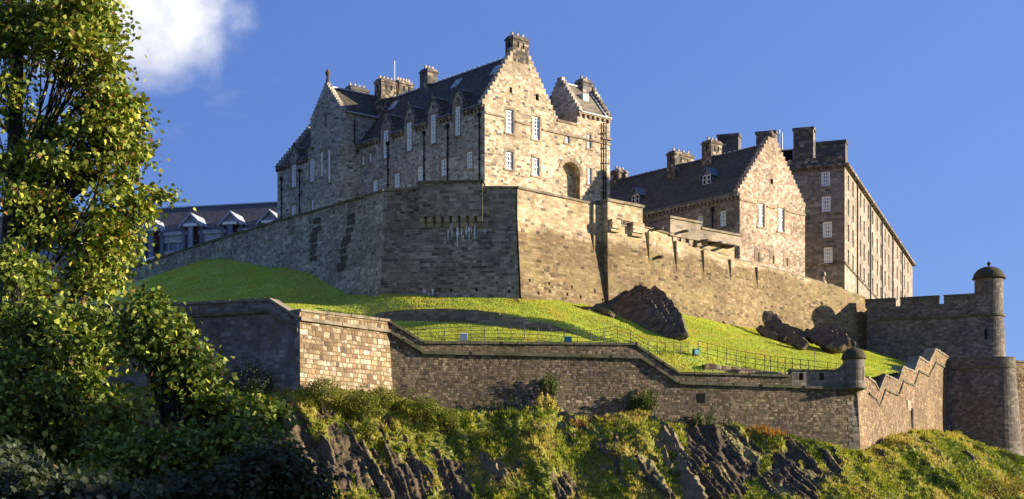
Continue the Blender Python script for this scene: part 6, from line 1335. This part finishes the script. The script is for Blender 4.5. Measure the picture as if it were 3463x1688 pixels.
# short grass of the lawn
NL = 420000; lx = RNG.uniform(-40, 46, NL); ly = yf(lx)+.5+RNG.uniform(0, 1, NL)**1.0*(yb(lx)-yf(lx)); 
ix = np.clip(np.searchsorted(gx_, lx), 0, NX-1); ik = np.clip(((ly-Y0[ix])/(Y1-Y0)[ix]*(NK-1)).round().astype(int), 0, NK-1); lz = Zg[ix, ik]
lp_ = np.stack([X[ix, ik], Yg[ix, ik], lz], 1)+np.stack([RNG.uniform(-.07, .07, NL), RNG.uniform(-.09, .09, NL), np.zeros(NL)], 1)
ang = RNG.uniform(0, 2*np.pi, NL); dr = np.stack([np.cos(ang), np.sin(ang), np.zeros(NL)], 1); sdv = np.stack([-np.sin(ang), np.cos(ang), np.zeros(NL)], 1)*.06; hh = RNG.uniform(.04, .085, NL)*(1+.8*(vnoise(lp_[:, 0]*.7, lp_[:, 1]*.7) > .66))
tip = lp_+dr*.06+np.stack([np.zeros(NL), np.zeros(NL), hh], 1); v = np.stack([lp_-sdv-[0, 0, .02], lp_+sdv-[0, 0, .02], tip], 1).reshape(-1, 3)
gc = np.array((.52, .55, .10))*RNG.uniform(.88, 1.12, (NL, 1))*np.array((1.0, 1.0, 1.0))*(.82+.36*fbm(lp_[:, 0]*.3, lp_[:, 1]*.3, 2.0))[:, None]*np.where(fbm(lp_[:, 0]*.5, lp_[:, 1]*.5, 9.0)[:, None] > .6, np.array((1.12, .95, 1.1)), 1.0)
lg = np_mesh('lawn_grass', v, np.full(NL, 3), np.arange(NL*3), M_blade, loc=(0, 140, 20), colors=np.repeat(gc, 3, 0)); tag(lg, 'short grass blades over the sloping castle lawn', 'grass', kind='stuff')

# ---------------------------------------------------------------- railings, floodlights, visitors
def gz(x, y): return float(lawn_z(x, y))
def lawn_at(px, dist):
    """lawn point seen in image column px, dist behind the rampart line"""
    k = (px-CX)/FPX; y = 128.0
    for _ in range(12): y = float(yf(k*y))+dist
    return V((k*y, y, gz(k*y, y)))
def railing(label, posts, h, rails=3, brace=(), group='railings along the lawn'):
    t = thing('railing', label, 'railing', tuple(posts[0]), group)
    for i, p in enumerate(posts):
        b = MB(); hh = h[i] if hasattr(h, '__len__') else h; b.tube([p-V((0, 0, .2)), p+V((0, 0, hh))], .032, 5)
        if i in brace: b.tube([p+V((0, 0, hh*.8)), p+V((-.35, .5, 0))], .02, 4)
        b.build('post', M_rail, t)
    for k in range(rails):
        f = (k+1)/rails; b = MB(); b.tube([p+V((0, 0, (h if not hasattr(h, '__len__') else min(h))*f)) for p in posts], .022, 5); b.build('rail', M_rail, t)
    return t
xs = [1366]+[Z7(x, 0)[0] for x in (430, 523, 615, 706, 797, 888, 980, 1072, 1163, 1255, 1345, 1437, 1525, 1617, 1708, 1800, 1890)]+[2189]
railing('longer thin iron railing on the lawn above the middle of the rampart', [lawn_at(x, 2.4 if x < 2150 else 1.6) for x in xs], 1.2, 4, brace=(3, 6, 9, 12, 15))
xs = [Z8(x, 0)[0] for x in (597, 655, 710, 767, 815, 865)]
railing('short iron railing with a gate post in the middle of the lawn', [lawn_at(x, 3.0+i*.25) for i, x in enumerate(xs)], 1.15, 3, brace=(2, 4))
xs = [Z8(x, 0)[0] for x in (935, 1000, 1065, 1130, 1195, 1260, 1325, 1390, 1430, 1480, 1530, 1580, 1635, 1690, 1730, 1820, 1880, 1945)]
hs = [1.3]*18; hs[14] = 2.3
t = railing('longer iron railing crossing the bright lawn towards the sentry turret', [lawn_at(x, 4.6-i*.12) for i, x in enumerate(xs)], hs, 3, brace=(1, 3, 5, 7, 8, 10))
def floodlight(label, p, mat, w_=.55, h_=.6, rot=0.0):
    t = thing('floodlight', label, 'floodlight', tuple(p), 'floodlights on the lawn'); fr = Fr(p, (math.cos(rot), math.sin(rot)), (-math.sin(rot), math.cos(rot))); z = p.z
    b = MB(); b.box(fr, -w_/2, w_/2, -.2, .2, z+.22, z+.22+h_); b.hexa([fr.pt(x, y, z+.222+h_) for x, y in ((-w_/2-.05, -.26), (w_/2+.05, -.26), (w_/2+.05, .24), (-w_/2-.05, .24))], [fr.pt(x, y, z+.3+h_) for x, y in ((-w_/2+.05, -.12), (w_/2-.05, -.12), (w_/2-.05, .16), (-w_/2+.05, .16))]); b.build('housing', mat, t)
    b = MB(); b.box(fr, -.05, .05, -.05, .05, z-.2, z+.22); b.box(fr, -w_/2-.03, -w_/2-.005, -.05, .05, z+.1, z+.22+h_*.6); b.box(fr, w_/2+.005, w_/2+.03, -.05, .05, z+.1, z+.22+h_*.6); b.build('bracket', M_iron, t)
    b = MB(); b.box(fr, -w_/2+.06, w_/2-.06, .2, .215, z+.28, z+.16+h_); b.build('lens', M_glass, t)
floodlight('white floodlight box on the lawn by the railing beneath the bastion', lawn_at(1569, 1.9), M_wht2, .55, .5)
floodlight('squarish teal floodlight box by the railing under the little retaining wall', lawn_at(1921, 1.9), M_teal, .55, .45)
floodlight('rounded teal floodlight beside the gate post between two railings', lawn_at(2353, 4.3), M_teal, .45, .4, .5)
floodlight('small pale floodlight behind the gun loops by the sentry turret', lawn_at(2767, 1.7), M_wht2, .35, .35)

def person(label, p, shirt, hair=M_hair, lean=.12, yaw=0.0):
    """standing visitor resting both arms on the parapet, looking out"""
    t = thing('person', label, 'person', tuple(p), 'visitors at the battery parapet'); c, s = math.cos(yaw), math.sin(yaw)
    J = {'pel': (0, 0, .95), 'wst': (0, -.02, 1.1), 'chs': (0, -.07-lean*.3, 1.35), 'nek': (0, -.1-lean*.5, 1.5), 'hd0': (0, -.12-lean*.6, 1.6), 'hd1': (0, -.13-lean*.6, 1.74)}
    R = {'pel': .15, 'wst': .13, 'chs': .15, 'nek': .06, 'hd0': .085, 'hd1': .095}; E = [('pel', 'wst'), ('wst', 'chs'), ('chs', 'nek'), ('nek', 'hd0'), ('hd0', 'hd1')]
    for k, sg in (('l', 1), ('r', -1)):
        J.update({'sh'+k: (sg*.19, -.1-lean*.4, 1.42), 'el'+k: (sg*.27, -.2-lean, 1.2), 'wr'+k: (sg*.12, -.42-lean, 1.17), 'hn'+k: (sg*.07, -.49-lean, 1.17), 'hp'+k: (sg*.1, 0, .9), 'kn'+k: (sg*.11, -.03, .5), 'an'+k: (sg*.11, .02, .09), 'to'+k: (sg*.13, -.15, .04)})
        R.update({'sh'+k: .065, 'el'+k: .045, 'wr'+k: .032, 'hn'+k: .035, 'hp'+k: .1, 'kn'+k: .06, 'an'+k: .042, 'to'+k: .038})
        E += [('chs', 'sh'+k), ('sh'+k, 'el'+k), ('el'+k, 'wr'+k), ('wr'+k, 'hn'+k), ('pel', 'hp'+k), ('hp'+k, 'kn'+k), ('kn'+k, 'an'+k), ('an'+k, 'to'+k)]
        for f in range(5):
            n = 'f%s%d' % (k, f); J[n] = (sg*(.04+.02*f)-.0, -.555-lean-.008*min(f, 4-f) if f < 4 else -.52-lean, 1.16); R[n] = .009; E.append(('hn'+k, n))
    ks = list(J); me = bpy.data.meshes.new('body'); rot = lambda q: (q[0]*c-q[1]*s, q[0]*s+q[1]*c, q[2])
    me.from_pydata([rot(J[k]) for k in ks], [(ks.index(a), ks.index(b)) for a, b in E], []); o = link_mesh(me, 'body', t); me.materials.append(M_skin)
    md = o.modifiers.new('skin', 'SKIN'); 
    for i, k in enumerate(ks): me.skin_vertices[0].data[i].radius = (R[k], R[k]*(.75 if k in ('pel', 'wst', 'chs') else 1)); me.skin_vertices[0].data[i].use_root = (k == 'pel')
    sb = o.modifiers.new('sub', 'SUBSURF'); sb.levels = sb.render_levels = 1
    fr = Fr((p[0], p[1]), (c, s), (-s, c)); z = p[2]; y0 = -.12-lean*.6
    b = MB(); q = fr.pt(0, y0+.01, 0); b.lathe((q.x, q.y), [(.108, z+1.66), (.115, z+1.74), (.1, z+1.8), (.05, z+1.845), (.005, z+1.85)], 10); b.build('hair', hair, t, smooth=True)
    b = MB(); 
    for sg in (-1, 1): b.tube([fr.pt(sg*.2, -.1-lean*.4, z+1.42), fr.pt(sg*.275, -.2-lean, z+1.2), fr.pt(sg*.14, -.38-lean, z+1.17)], [.085, .066, .05], 8)
    b.tube([fr.pt(0, -.01, z+.93), fr.pt(0, -.03, z+1.12), fr.pt(0, -.08-lean*.3, z+1.36), fr.pt(0, -.1-lean*.5, z+1.49)], [.19, .185, .2, .09], 12); b.build('jacket', shirt, t, smooth=True)
    b = MB()
    for sg in (-1, 1): b.tube([fr.pt(sg*.09, 0, z+.95), fr.pt(sg*.11, -.03, z+.5), fr.pt(sg*.11, .02, z+.1)], [.125, .08, .06], 8)
    b.build('trousers', M_cloth[0], t, smooth=True)
    b = MB()
    for sg in (-1, 1):
        q = fr.pt(sg*.032, y0-.093, z+1.70); b.lathe((q.x, q.y), [(.004, z+1.69), (.012, z+1.70), (.004, z+1.71)], 6)
    b.tube([fr.pt(0, y0-.088, z+1.69), fr.pt(0, y0-.115, z+1.66)], [.01, .016], 5); b.tube([fr.pt(-.025, y0-.09, z+1.625), fr.pt(.025, y0-.09, z+1.625)], .006, 4); b.build('face_features', M_hair, t)
yaw = math.atan2(FG.d.y, FG.d.x)
for q, sh, lab in [((2371, 763), M_cloth[1], 'visitor in red leaning on the battery parapet before the first window'), ((2378, 764), M_cloth[2], 'visitor in pale clothes beside the one in red'), ((2416, 776), M_cloth[0], 'visitor in dark clothes standing alone by the drainpipe')]:
    s, z = FG.at(q); person(lab, tuple(FG.pt(s, z-1.72, -1.9)), sh, yaw=yaw)
